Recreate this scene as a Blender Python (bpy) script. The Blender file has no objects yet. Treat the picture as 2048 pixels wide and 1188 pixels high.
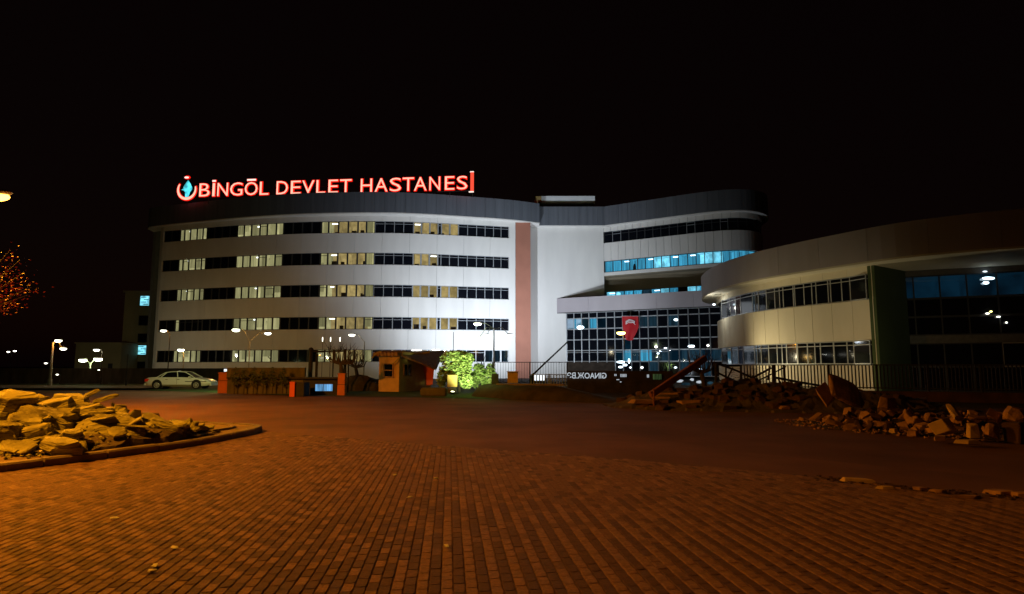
import bpy, bmesh, math, random
from mathutils import Vector, Matrix, noise
random.seed(7)
R = math.radians
scene = bpy.context.scene
C = scene.collection

# ------------------------------------------------------------------ camera, world, exposure
F = 1250.; HZ = 732.; EY = 1.55
TH = math.atan((HZ-594)/F); CT, ST = math.cos(TH), math.sin(TH)
cam = bpy.data.cameras.new('camera'); co = bpy.data.objects.new('camera', cam); C.objects.link(co)
cam.sensor_width = 36; cam.lens = 36*F/2048; cam.clip_end = 3000; cam.clip_start = .05
co.location = (0, 0, EY); co.rotation_euler = (R(90)+TH, 0, 0)
scene.camera = co
w = bpy.data.worlds.new('World'); scene.world = w; w.use_nodes = True
nt = w.node_tree; bg = nt.nodes['Background']
sky = nt.nodes.new('ShaderNodeTexSky'); sky.sky_type = 'NISHITA'; sky.sun_disc = False
sky.sun_elevation = R(1); sky.sun_rotation = R(160)
mx = nt.nodes.new('ShaderNodeMixRGB'); mx.blend_type = 'MULTIPLY'; mx.inputs[0].default_value = 1
mx.inputs[2].default_value = (1.0, .42, .34, 1)
nt.links.new(sky.outputs[0], mx.inputs[1])
ad = nt.nodes.new('ShaderNodeMixRGB'); ad.blend_type = 'ADD'; ad.inputs[0].default_value = 1
ad.inputs[2].default_value = (.95, .36, .42, 1)
nt.links.new(mx.outputs[0], ad.inputs[1]); nt.links.new(ad.outputs[0], bg.inputs[0])
bg.inputs[1].default_value = .0012
scene.view_settings.view_transform = 'Standard'; scene.view_settings.look = 'None'
scene.view_settings.gamma = 1; scene.view_settings.exposure = 0
scene.view_settings.use_curve_mapping = False

def light(name, loc, power, col, kind='POINT', size=.15, target=None, angle=100, blend=.6, parent=None):
    l = bpy.data.lights.new(name, kind); l.energy = power; l.color = col
    l.shadow_soft_size = size
    if kind == 'SPOT': l.spot_size = R(angle); l.spot_blend = blend
    o = bpy.data.objects.new(name, l); C.objects.link(o); o.location = loc
    if target is not None:
        o.rotation_euler = (Vector(target)-Vector(loc)).to_track_quat('-Z', 'Y').to_euler()
    if parent is not None:
        o.parent = parent; o.matrix_parent_inverse = parent.matrix_basis.inverted()
    return o
SODIUM = (1, .345, .014); SODRED = (1, .22, .02); COOL = (.80, .89, 1.0); MERC = (.70, 1, .45); WARMW = (1, .86, .55)

# ------------------------------------------------------------------ helpers
def at(x, y, h):      # photo pixel + real height above the ground -> ground plan position
    u = (x-1024)/F; v = (594-y)/F
    t = (h-EY)/(ST+v*CT)
    return (u*t, (CT-v*ST)*t)
def atY(x, y, Y):     # photo pixel + distance -> world point
    u = (x-1024)/F; v = (594-y)/F
    t = Y/(CT-v*ST)
    return Vector((u*t, Y, EY+(ST+v*CT)*t))
def ratio(x, y):
    u = (x-1024)/F; v = (594-y)/F
    return u/(CT-v*ST)

def tag(o, label=None, cat=None, group=None, kind=None):
    if label: o['label'] = label
    if cat: o['category'] = cat
    if group: o['group'] = group
    if kind: o['kind'] = kind
    return o
def empty(name, loc=(0, 0, 0), rz=0, label=None, cat=None, group=None):
    o = bpy.data.objects.new(name, None); C.objects.link(o)
    o.empty_display_size = .3
    o.location = loc; o.rotation_euler = (0, 0, rz); return tag(o, label, cat, group)

class MB:
    def __init__(s): s.v = []; s.f = []; s.m = []
    def face(s, pts, m=0):
        b = len(s.v); s.v += [tuple(p) for p in pts]; s.f.append(tuple(range(b, b+len(pts)))); s.m.append(m)
    def poly(s, vs, fs, m=0):
        b = len(s.v); s.v += [tuple(p) for p in vs]
        for f in fs: s.f.append(tuple(i+b for i in f)); s.m.append(m)
    def box(s, c, d, M=None, m=0, taper=1):
        x, y, z = d[0]/2, d[1]/2, d[2]/2
        vs = [Vector((sx*x*(taper if sz > 0 else 1), sy*y*(taper if sz > 0 else 1), sz*z)) for sz in (-1, 1) for sx, sy in ((-1, -1), (1, -1), (1, 1), (-1, 1))]
        if M is not None: vs = [M @ v for v in vs]
        vs = [v+Vector(c) for v in vs]
        s.poly(vs, [(3, 2, 1, 0), (4, 5, 6, 7), (0, 1, 5, 4), (1, 2, 6, 5), (2, 3, 7, 6), (3, 0, 4, 7)], m)
    def obox(s, p0, p1, z0, z1, t0, t1, m=0):   # box along plan segment p0->p1; t = offset toward the viewer's side
        d = Vector((p1[0]-p0[0], p1[1]-p0[1])); d.normalize(); n = Vector((d.y, -d.x))
        a0 = (p0[0]+n.x*t0, p0[1]+n.y*t0); a1 = (p1[0]+n.x*t0, p1[1]+n.y*t0)
        b0 = (p0[0]+n.x*t1, p0[1]+n.y*t1); b1 = (p1[0]+n.x*t1, p1[1]+n.y*t1)
        vs = [(*b0, z0), (*b1, z0), (*a1, z0), (*a0, z0), (*b0, z1), (*b1, z1), (*a1, z1), (*a0, z1)]
        s.poly(vs, [(3, 2, 1, 0), (4, 5, 6, 7), (0, 1, 5, 4), (1, 2, 6, 5), (2, 3, 7, 6), (3, 0, 4, 7)], m)
    def strip(s, outer, inner, z0, z1, m=0):    # closed curved wall
        n = len(outer); vs = []
        for i in range(n): vs += [(*outer[i], z0), (*outer[i], z1), (*inner[i], z1), (*inner[i], z0)]
        fs = []
        for i in range(n-1):
            a = 4*i; b = a+4
            fs += [(a, b, b+1, a+1), (a+1, b+1, b+2, a+2), (a+2, b+2, b+3, a+3), (a+3, b+3, b, a)]
        fs += [(0, 1, 2, 3), (4*n-1, 4*n-2, 4*n-3, 4*n-4)]
        s.poly(vs, fs, m)
    def tube(s, pts, r, n=8, m=0, r1=None):
        pts = [Vector(p) for p in pts]; k = len(pts); vs = []
        for i, p in enumerate(pts):
            d = (pts[min(i+1, k-1)]-pts[max(i-1, 0)]).normalized()
            a = d.orthogonal().normalized() if abs(d.z) < .99 else Vector((1, 0, 0))
            if i and abs(d.z) < .99:
                a = (a0-d*a0.dot(d)); a = a.normalized() if a.length > 1e-4 else d.orthogonal().normalized()
            a0 = a; b = d.cross(a)
            rr = r if r1 is None else r+(r1-r)*i/(k-1)
            for j in range(n):
                t = 2*math.pi*j/n; vs.append(p+a*math.cos(t)*rr+b*math.sin(t)*rr)
        fs = [(i*n+j, i*n+(j+1) % n, (i+1)*n+(j+1) % n, (i+1)*n+j) for i in range(k-1) for j in range(n)]
        fs += [tuple(range(n))[::-1], tuple(range((k-1)*n, k*n))]
        s.poly(vs, fs, m)
    def ball(s, c, r, M=None, nu=10, nv=6, m=0, jit=0):
        vs = []; c = Vector(c)
        for i in range(nv+1):
            ph = math.pi*i/nv
            for j in range(nu):
                t = 2*math.pi*j/nu
                p = Vector((math.sin(ph)*math.cos(t)*r[0], math.sin(ph)*math.sin(t)*r[1], math.cos(ph)*r[2]))
                if jit: p *= 1+random.uniform(-jit, jit)
                if M is not None: p = M @ p
                vs.append(c+p)
        fs = [(i*nu+j, i*nu+(j+1) % nu, (i+1)*nu+(j+1) % nu, (i+1)*nu+j)[::-1] for i in range(nv) for j in range(nu)]
        s.poly(vs, fs, m)
    def mesh(s, name, mats, smooth=False):
        me = bpy.data.meshes.new(name); me.from_pydata(s.v, [], s.f)
        for m in (mats if isinstance(mats, (list, tuple)) else [mats]): me.materials.append(m)
        if any(s.m): me.polygons.foreach_set('material_index', s.m)
        if smooth:
            me.polygons.foreach_set('use_smooth', [True]*len(me.polygons))
            me.set_sharp_from_angle(angle=R(35))
        me.update(); return me
    def build(s, name, mats, parent=None, smooth=False, label=None, cat=None, group=None, kind=None):
        o = bpy.data.objects.new(name, s.mesh(name, mats, smooth)); C.objects.link(o)
        if parent is not None: o.parent = parent
        return tag(o, label, cat, group, kind)
def leaf_of(o, parent):   # same origin frames: parents are unmoved
    o.parent = parent; return o

# ------------------------------------------------------------------ materials
def mat(name, col, rough=.7, noise_amt=.15, scale=4., col2=None, bump=0, bscale=None, spec=.3, metal=0, stretch=None, emit=None, estr=0, detail=4):
    m = bpy.data.materials.new(name); m.use_nodes = True; n = m.node_tree.nodes; L = m.node_tree.links
    b = n['Principled BSDF']; b.inputs['Roughness'].default_value = rough
    b.inputs['Specular IOR Level'].default_value = spec; b.inputs['Metallic'].default_value = metal
    tc = n.new('ShaderNodeTexCoord'); mp = n.new('ShaderNodeMapping'); L.new(tc.outputs['Object'], mp.inputs[0])
    if stretch: mp.inputs['Scale'].default_value = stretch
    nz = n.new('ShaderNodeTexNoise'); nz.inputs['Scale'].default_value = scale; nz.inputs['Detail'].default_value = detail
    L.new(mp.outputs[0], nz.inputs[0])
    cr = n.new('ShaderNodeValToRGB'); L.new(nz.outputs[0], cr.inputs[0])
    cr.color_ramp.elements[0].position = .3; cr.color_ramp.elements[1].position = .7
    c2 = col2 or tuple(min(1, c*(1+noise_amt)) for c in col)
    c1 = col if col2 else tuple(c*(1-noise_amt) for c in col)
    cr.color_ramp.elements[0].color = (*c1, 1); cr.color_ramp.elements[1].color = (*c2, 1)
    L.new(cr.outputs[0], b.inputs['Base Color'])
    if bump:
        nb = n.new('ShaderNodeTexNoise'); nb.inputs['Scale'].default_value = bscale or scale*4; nb.inputs['Detail'].default_value = 6
        L.new(mp.outputs[0], nb.inputs[0]); bp = n.new('ShaderNodeBump'); bp.inputs['Strength'].default_value = bump
        bp.inputs['Distance'].default_value = .03
        L.new(nb.outputs[0], bp.inputs['Height']); L.new(bp.outputs[0], b.inputs['Normal'])
    if emit: b.inputs['Emission Color'].default_value = (*emit, 1); b.inputs['Emission Strength'].default_value = estr
    return m
def emis(name, col, st, pattern=None, amt=.3, scale=1., sample=False):
    m = bpy.data.materials.new(name); m.use_nodes = True; n = m.node_tree.nodes; L = m.node_tree.links
    n.remove(n['Principled BSDF']); e = n.new('ShaderNodeEmission'); e.inputs[1].default_value = st
    L.new(e.outputs[0], n['Material Output'].inputs[0]); e.inputs[0].default_value = (*col, 1)
    if pattern:
        tc = n.new('ShaderNodeTexCoord'); mp = n.new('ShaderNodeMapping'); L.new(tc.outputs['Object'], mp.inputs[0])
        mp.inputs['Scale'].default_value = (5, 5, .35) if pattern == 'fold' else (1, 1, 1) if pattern == 'noise' else (.4, .4, 3)
        nz = n.new('ShaderNodeTexNoise'); nz.inputs['Scale'].default_value = scale; nz.inputs['Detail'].default_value = 3; L.new(mp.outputs[0], nz.inputs[0])
        cr = n.new('ShaderNodeValToRGB'); L.new(nz.outputs[0], cr.inputs[0])
        cr.color_ramp.elements[0].position = .35; cr.color_ramp.elements[1].position = .65
        cr.color_ramp.elements[0].color = (*[c*(1-amt) for c in col], 1); cr.color_ramp.elements[1].color = (*[c*(1+amt) for c in col], 1)
        oi = n.new('ShaderNodeObjectInfo'); mr = n.new('ShaderNodeMapRange'); L.new(oi.outputs['Random'], mr.inputs[0])
        mr.inputs[3].default_value = st*.65; mr.inputs[4].default_value = st*1.25
        L.new(cr.outputs[0], e.inputs[0]); L.new(mr.outputs[0], e.inputs[1])
    if not sample: m.cycles.emission_sampling = 'NONE'
    return m
def glassmat(name, fac=.10, tint=(.9, .95, 1), rough=.02):
    m = bpy.data.materials.new(name); m.use_nodes = True; n = m.node_tree.nodes; L = m.node_tree.links
    n.remove(n['Principled BSDF']); t = n.new('ShaderNodeBsdfTransparent'); t.inputs[0].default_value = (*tint, 1)
    g = n.new('ShaderNodeBsdfGlossy'); g.inputs['Roughness'].default_value = rough
    nz = n.new('ShaderNodeTexNoise'); nz.inputs['Scale'].default_value = .8; tc = n.new('ShaderNodeTexCoord'); L.new(tc.outputs['Object'], nz.inputs[0])
    bp = n.new('ShaderNodeBump'); bp.inputs['Strength'].default_value = .15; bp.inputs['Distance'].default_value = .02
    L.new(nz.outputs[0], bp.inputs['Height']); L.new(bp.outputs[0], g.inputs['Normal'])
    mx = n.new('ShaderNodeMixShader'); mx.inputs[0].default_value = fac
    L.new(t.outputs[0], mx.inputs[1]); L.new(g.outputs[0], mx.inputs[2]); L.new(mx.outputs[0], n['Material Output'].inputs[0])
    return m

M = {}
M['white'] = mat('white_wall', (.605, .595, .575), .75, .05, .8, bump=.08, bscale=3, stretch=(1, 1, .25), detail=7)
M['cream'] = mat('cream_wall', (.62, .58, .46), .75, .08, .5, bump=.06, bscale=3, stretch=(1, 1, .4))
M['fascia'] = mat('grey_fascia', (.105, .115, .135), .45, .16, .9, spec=.4, stretch=(2.4, 2.4, .06))
M['mauve'] = mat('mauve_fascia', (.36, .33, .35), .6, .06, .5, stretch=(1, 1, .3))
M['rust'] = mat('rust_red_stripe', (.30, .125, .085), .7, .08, .7)
M['olive'] = mat('recess_shade_wall', (.20, .17, .12), .8, .08, .5)  # shade of the recess put into a darker wall colour
M['green_wall'] = mat('green_wall', (.065, .10, .045), .8, .1, .7)
M['core'] = mat('wall_core', (.09, .09, .09), .9)
M['alu'] = mat('aluminium', (.29, .31, .33), .4, .1, 6, spec=.5, metal=.3)
M['darkalu'] = mat('dark_frame', (.03, .032, .035), .5, .1, 6)
M['black'] = mat('black_metal', (.02, .018, .016), .8, .2, 8)
M['pglass'] = mat('dark_glass', (.004, .005, .008), .06, .1, 1, spec=.5)
M['glass'] = glassmat('clear_glass', .07)
M['roomdark'] = mat('dark_room', (.03, .028, .026), .9, .3, 1)
M['furn'] = mat('dark_furniture', (.02, .015, .01), .8)
M['curtain'] = emis('lit_curtain', (.44, .375, .155), .78, 'fold', .22, 1.2)
M['roomL'] = emis('lit_room_pale', (.52, .44, .19), .95, 'noise', .25, .8)
M['roomT'] = emis('lit_room_tan', (.46, .315, .11), .9, 'noise', .28, 1.3)
M['cyan'] = emis('lit_room_cyan', (.07, .42, .62), .80, 'fold', .45, .55)
M['cyanwhite'] = emis('lit_room_cyan_bright', (.22, .72, .88), 1.0, 'noise', .5, 1.1)
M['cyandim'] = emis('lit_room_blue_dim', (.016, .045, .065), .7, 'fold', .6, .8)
M['tealdim'] = emis('room_teal_dim', (.003, .022, .040), .6, 'noise', .5, .5)
M['lampwhite'] = emis('ceiling_tube', (1, .97, .85), 4.0)
M['lampcool'] = emis('ceiling_tube_cool', (.75, .92, 1), 4.0)
M['len_sod'] = emis('sodium_lens', (1, .46, .06), 9)
M['len_merc'] = emis('mercury_lens', (.95, 1, .72), 14)
M['len_white'] = emis('white_lens', (1, .97, .80), 7)
M['len_yel'] = emis('yellow_lens', (1, .78, .22), 14)
M['asphalt'] = mat('asphalt', (.080, .036, .020), .85, .3, .5, col2=(.15, .068, .040), bump=.5, bscale=90, spec=.25, detail=8)
M['asphalt2'] = mat('asphalt_lane', (.105, .048, .029), .85, .22, .7, col2=(.16, .075, .045), bump=.5, bscale=90, spec=.25, detail=8)
M['dirt'] = mat('bare_earth', (.075, .055, .04), .95, .35, 1.2, bump=.8, bscale=18)
M['island'] = mat('island_dust', (.17, .115, .075), .95, .25, 1.2, bump=.5, bscale=40)
M['kerb'] = mat('kerb_concrete', (.16, .12, .09), .85, .25, 3, bump=.4, bscale=40)
M['bed'] = mat('joint_sand', (.11, .058, .034), .95, .3, 20, bump=.4, bscale=120)
M['pavL'] = mat('paver_light', (.235, .126, .072), .82, .3, 30, bump=.6, bscale=260, spec=.25)
M['pavM'] = mat('paver_mid', (.17, .088, .050), .82, .3, 30, bump=.6, bscale=260, spec=.25)
M['pavD'] = mat('paver_dark', (.105, .051, .029), .82, .3, 30, bump=.6, bscale=260, spec=.25)
M['grass'] = mat('grass', (.03, .06, .015), .9, .5, 6, bump=.8, bscale=40)
M['soil'] = mat('dark_soil', (.035, .025, .018), .95, .4, 2, bump=.8, bscale=14)
M['render_dark'] = mat('stained_wall', (.085, .07, .045), .9, .45, 1.3, bump=.3, stretch=(1.5, 1.5, .5))
M['orange'] = mat('orange_paint', (.42, .11, .035), .7, .12, 3, bump=.1)
M['redorange'] = mat('red_orange_paint', (.55, .075, .03), .6, .08, 3)
M['ochre'] = mat('ochre_render', (.50, .27, .09), .8, .12, 3, bump=.25)
M['tile'] = mat('roof_tile', (.30, .15, .07), .75, .25, 4, bump=.3)
M['box'] = mat('yellow_board', (.42, .29, .11), .8, .12, 5)
M['carpaint'] = mat('white_car_paint', (.62, .64, .56), .22, .02, 1, spec=.6)
M['carglass'] = mat('car_glass', (.006, .007, .008), .05, .1, 1, spec=.6)
M['tyre'] = mat('tyre_rubber', (.012, .011, .01), .85)
M['rim'] = mat('wheel_rim', (.55, .52, .45), .3, .1, 5, metal=.5)
M['tail'] = mat('tail_lamp', (.42, .02, .01), .25, .2, 10, spec=.6, emit=(1, .05, .01), estr=.08)
M['headl'] = mat('head_lamp', (.6, .62, .6), .1, .1, 10, spec=.8)
M['pole'] = mat('lamp_post_paint', (.30, .28, .24), .5, .12, 5)
M['bark'] = mat('bark', (.045, .032, .022), .9, .3, 6, bump=.6)
M['leafg'] = mat('bright_leaf', (.07, .15, .025), .55, .5, 4, col2=(.40, .46, .20))
M['leafd'] = mat('hedge_leaf', (.05, .065, .022), .7, .5, 5)
M['leafo'] = mat('autumn_leaf', (.20, .018, .012), .7, .4, 8)
M['red'] = mat('red_banner', (.34, .008, .012), .7, .12, 2, bump=.2)
M['whitecloth'] = mat('white_print', (.7, .7, .7), .7)
M['rustmetal'] = mat('rusty_metal', (.16, .05, .022), .7, .35, 9, bump=.3)
M['paper'] = mat('paper_scrap', (.75, .7, .6), .8, .05, 5)
M['rockL'] = mat('ochre_stone', (.075, .065, .02), .85, .30, 1.9, col2=(.38, .36, .11), bump=1.6, bscale=7, stretch=(1, 1, 4.5), detail=8)
M['rockR'] = mat('broken_masonry', (.32, .175, .10), .9, .35, 3, bump=.7, bscale=9, detail=8)
M['rockP'] = mat('pale_slab', (.46, .31, .16), .85, .12, 5, bump=.3, bscale=20)
M['rockD'] = mat('dark_stone', (.055, .026, .017), .9, .35, 2, bump=.7, bscale=8)
M['bldg_far'] = mat('olive_block', (.22, .21, .13), .9, .12, .4)
M['penthouse'] = mat('roof_plant_room', (.55, .57, .58), .6, .06, 1)
M['signred'] = emis('neon_red', (1, .012, .004), 1.15)
M['signcore'] = emis('neon_core', (1, .50, .36), 1.35)
M['signwhite'] = emis('neon_white', (1, .80, .70), 1.3)
M['signcy'] = emis('emblem_cyan', (.10, .80, .95), 1.2, 'noise', .5, 1.2)
M['signorange'] = emis('emblem_orange', (1, .085, .045), 1.1)
M['bluewin'] = emis('blue_window', (.13, .34, .62), 1.0, 'fold', .5, 2.2)
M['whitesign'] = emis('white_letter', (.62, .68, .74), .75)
M['whitebright'] = emis('white_box_light', (.9, .97, 1), 1.3)
M['dimgreen'] = emis('dim_green_light', (.08, .14, .05), .6, 'fold', .5, 3)

# ------------------------------------------------------------------ curves in plan
def smooth(pts, n=8):
    P = [Vector(p) for p in pts]; P = [2*P[0]-P[1]]+P+[2*P[-1]-P[-2]]; out = []
    for i in range(1, len(P)-2):
        for k in range(n):
            t = k/n; a, b, c, d = P[i-1:i+3]
            out.append(.5*((2*b)+(c-a)*t+(2*a-5*b+4*c-d)*t*t+(3*b-a-3*c+d)*t**3))
    out.append(P[-2]); return out
class Curve:
    def __init__(s, pts, n=8):
        s.p = smooth(pts, n) if n > 1 else [Vector(p) for p in pts]
        s.s = [0]
        for a, b in zip(s.p, s.p[1:]): s.s.append(s.s[-1]+(b-a).length)
        s.len = s.s[-1]
    def pt(s, t, off=0):
        t = max(0, min(s.len, t)); i = 0
        while i < len(s.p)-2 and s.s[i+1] < t: i += 1
        a, b = s.p[i], s.p[i+1]; q = a.lerp(b, (t-s.s[i])/max(1e-6, s.s[i+1]-s.s[i]))
        if off:
            e = .35; 
            d = (s.pt(min(s.len, t+e))-s.pt(max(0, t-e))).normalized(); q = q+Vector((d.y, -d.x))*off
        return q
    def sub(s, a, b, off=0, step=.9):
        n = max(1, int(math.ceil((b-a)/step))); return [s.pt(a+(b-a)*i/n, off) for i in range(n+1)]
    def s_at(s, x, y):      # where a line of sight through photo column x meets the wall
        r = ratio(x, y); best = None
        for i in range(len(s.p)-1):
            a, b = s.p[i], s.p[i+1]; fa = a.x/a.y-r; fb = b.x/b.y-r
            if fa <= 0 <= fb or (i == len(s.p)-2 and best is None):
                t = fa/(fa-fb) if fa != fb else 0
                best = s.s[i]+(s.s[i+1]-s.s[i])*max(0, min(1.2, t)); break
        return min(max(best if best is not None else 0, 0), s.len)

def panels(parent, cv, s0, s1, z0, z1, m, width, name='wall_panel', thick=.10, gap=.03, off=0, core=True):
    n = max(1, round((s1-s0)/width)); wd = (s1-s0)/n
    for i in range(n):
        a = s0+i*wd+gap/2; b = s0+(i+1)*wd-gap/2
        mb = MB(); j = random.uniform(-.004, .004)
        mb.strip(cv.sub(a, b, off+j), cv.sub(a, b, off-thick), z0, z1); mb.build(name, m, parent)
    if core:
        mb = MB(); mb.strip(cv.sub(s0, s1, off-thick-.003), cv.sub(s0, s1, off-.4), z0+.01, z1-.01); mb.build('wall_core', M['core'], parent)

def window(parent, p0, p1, z0, z1, kind, fm, inset=.14, transom=.36, fw=.08, lamp=False, cur=None, tr=True, depth=1.8):
    """one glazed bay: frame (part) > pane, room, curtain, ceiling_lamp"""
    mb = MB(); d = Vector((p1[0]-p0[0], p1[1]-p0[1])); L = d.length; d.normalize(); n = Vector((d.y, -d.x))
    q0 = Vector(p0[:2]) if not isinstance(p0, Vector) else p0; q1 = q0+d*L
    def pt(t, o=0): q = q0+d*t+n*o; return (q.x, q.y)
    a, b = -inset-.07, -inset
    mb.obox(pt(0), pt(fw), z0, z1, a, b); mb.obox(pt(L-fw), pt(L), z0, z1, a, b)
    mb.obox(pt(fw), pt(L-fw), z0, z0+.07, a, b); mb.obox(pt(fw), pt(L-fw), z1-.06, z1, a, b)
    if tr: mb.obox(pt(fw), pt(L-fw), z1-transom, z1-transom+.055, a, b+.004)
    w_ = mb.build('window', fm, parent)
    g = MB(); g.obox(pt(fw-.01), pt(L-fw+.01), z0+.06, z1-.05, a+.025, a+.04); 
    opaque = kind in ('D', 'B')
    g.build('pane', M['pglass'] if opaque else M['glass'], w_)
    if opaque: return w_
    rm = {'L': 'roomL', 'T': 'roomT', 'C': 'cyan', 'W': 'cyanwhite', 'c': 'cyandim', 't': 'tealdim', 'K': 'roomdark'}[kind]
    r = MB(); o0, o1 = a-.02, a-depth
    A = [(*pt(0, o0), z0), (*pt(L, o0), z0), (*pt(L, o0), z1), (*pt(0, o0), z1)]
    B_ = [(*pt(0, o1), z0), (*pt(L, o1), z0), (*pt(L, o1), z1), (*pt(0, o1), z1)]
    r.poly(A+B_, [(4, 5, 6, 7), (0, 4, 7, 3), (1, 2, 6, 5), (0, 1, 5, 4), (3, 7, 6, 2)])
    r.build('room', M[rm], w_)
    if kind == 'L' or cur:
        lo, hi = cur if cur else (0, 1)
        k = MB(); m_ = 9; vs = []; drop = random.choice((.02, .02, .02, .35, .7)) if not lamp else .02
        for i in range(m_+1):
            t = L*(lo+(hi-lo)*i/m_); o = a-.16-.05*(i % 2)
            vs += [(*pt(t, o), z0+drop), (*pt(t, o), z1-.03)]
        k.poly(vs, [(2*i, 2*i+2, 2*i+3, 2*i+1) for i in range(m_)])
        k.build('curtain', M['curtain'] if kind == 'L' else M[rm], w_)
    if lamp:
        k = MB(); k.obox(pt(L*.2, a-.6), pt(min(L*.2+.75, L*.9), a-.6), z1-.22, z1-.13, -.12, .12)
        k.build('ceiling_lamp', M['lampcool'] if kind in 'CWct' else M['lampwhite'], w_)
    return w_

# ------------------------------------------------------------------ ground
def sheet(name, poly, z, m, kind='structure', parent=None):
    mb = MB(); mb.face([(x, y, z) for x, y in poly]); return mb.build(name, m, parent, kind=kind)
sheet('ground', [(-900, -60), (900, -60), (900, 1500), (-900, 1500)], -.012, M['soil'])
sheet('road', [(-60, -12), (40, -12), (40, 24), (14, 23), (9.2, 22.3), (6.6, 24.6), (4.64, 27), (0, 29), (-4.41, 31.3), (-11.17, 32.9), (-16.26, 36.2), (-24, 40.5), (-60, 40.5)], 0, M['asphalt'])
# second, older layer of asphalt with a ragged edge
pe = [(-5.9, 15.2)]
sheet('pavement', [(-60, 41.0), (-24, 41.0), (-24, 46), (-60, 50)], .12, M['kerb'])
sheet('car_park', [(-24, 40.9), (-16.5, 36.6), (-11.3, 33.3), (-4.5, 31.7), (0, 29.6), (0, 40), (-14, 52), (-24, 52), (-60, 58), (-60, 50.2), (-24, 46.2)], .004, M['grass'])

a_ = [at(520, 858, 0), at(900, 858, 0), at(1220, 866, 0), at(1503, 906, 0), at(1826, 939, 0), at(2100, 962, 0)]
sheet('road_patch', [at(520, 866, 0), (-1.2, 12.2), (2.1, 10.3), (4.46, 8.6), (7.0, 6.8), (9.5, 5.8)]+a_[::-1], .003, M['asphalt2'])
# pavers ------------------------------------------------------------
edge = Curve([(-6.6, 15.6), (-5.0, 14.5), (-3.2, 13.55), (-1.2, 12.35), (.6, 11.35), (2.1, 10.49), (3.4, 9.6), (4.46, 8.85), (5.3, 8.1), (6.4, 7.5), (7.6, 6.95), (9.5, 6.0)], 6)
island_out = Curve([(-26, 5.2), (-16, 7.1), (-11, 8.1), (-7.9, 9.0), (-7.2, 9.75), (-6.55, 11.07), (-6.1, 12.35), (-5.92, 13.5), (-5.85, 14.6), (-6.15, 15.45), (-7.2, 15.95), (-9.5, 16.8), (-14, 17.6), (-26, 19)], 8)
bedpoly = [(p.x, p.y) for p in edge.p]+[(9.5, 1.0), (-12, 1.0), (-12, 8.5)]+[(p.x, p.y) for p in island_out.p if p.y < 15.2 and p.x > -11.8]
pg = MB()
from mathutils.geometry import tessellate_polygon
tp = [Vector((x, y, .0105)) for x, y in bedpoly]
pg.poly(tp, [tuple(reversed(t)) if (tp[t[1]]-tp[t[0]]).cross(tp[t[2]]-tp[t[0]]).z < 0 else tuple(t) for t in tessellate_polygon([tp])])
paved = pg.build('paved_ground', M['bed'], kind='structure')
def edge_y(x):
    P = edge.p
    for a, b in zip(P, P[1:]):
        if a.x <= x <= b.x: return a.y+(b.y-a.y)*(x-a.x)/(b.x-a.x+1e-9)
    return P[0].y if x < P[0].x else P[-1].y
def kerb_block(x, y):   # inside the island?
    P = [p for p in island_out.p if p.y < 15.5 and p.x < -5.8]
    for a, b in zip(P, P[1:]):
        if a.y <= y <= b.y: return x < a.x+(b.x-a.x)*(y-a.y)/(b.y-a.y+1e-9)+.02
    return y > 9 and x < -6
PW, PL, GAP = .086, .172, .0035
ya = R(5.7); ca, sa = math.cos(ya), math.sin(ya)
def paver_mesh_v(w, l, h, ch=.006):
    x, y = w/2, l/2; q = .010
    ring = [(-x, -y), (0, -y-q), (x, -y), (x+q*0.6, 0), (x, y), (0, y-q), (-x, y), (-x+q*.6, 0)]
    top = [(px*(1-2*ch/w), py*(1-2*ch/l), h) for px, py in ring]; bot = [(px, py, h-.009) for px, py in ring]
    vs = top+bot; fs = [tuple(range(8))]+[(i+8, (i+1) % 8+8, (i+1) % 8, i) for i in range(8)]
    return vs, fs
pv, pf = paver_mesh_v(PW-GAP, PL-.003, 0)
paver_meshes = []
for nm in ('pavL', 'pavM', 'pavD'):
    mb = MB(); mb.poly(pv, pf); paver_meshes.append(mb.mesh('paver', M[nm]))
cells = []
for i in range(-140, 130):
    for j in range(10, 95):
        lx = i*PW; ly = j*PL+(PL/2 if i % 2 else 0)
        x = lx*ca-ly*sa; y = lx*sa+ly*ca
        if y < 3.4 or abs(x) > .9*y+.6 or y > edge_y(x)-.07-.05*noise.noise(Vector((x*3, 0, 5))): continue
        if x < -5.6 and kerb_block(x, y): continue
        if x > 4.2 and y > edge_y(x)-.35-.35*noise.noise(Vector((x*2, 1, 1))): continue
        cells.append((y, x, i, j))
cells.sort()
rest = MB(); cnt = 0
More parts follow.
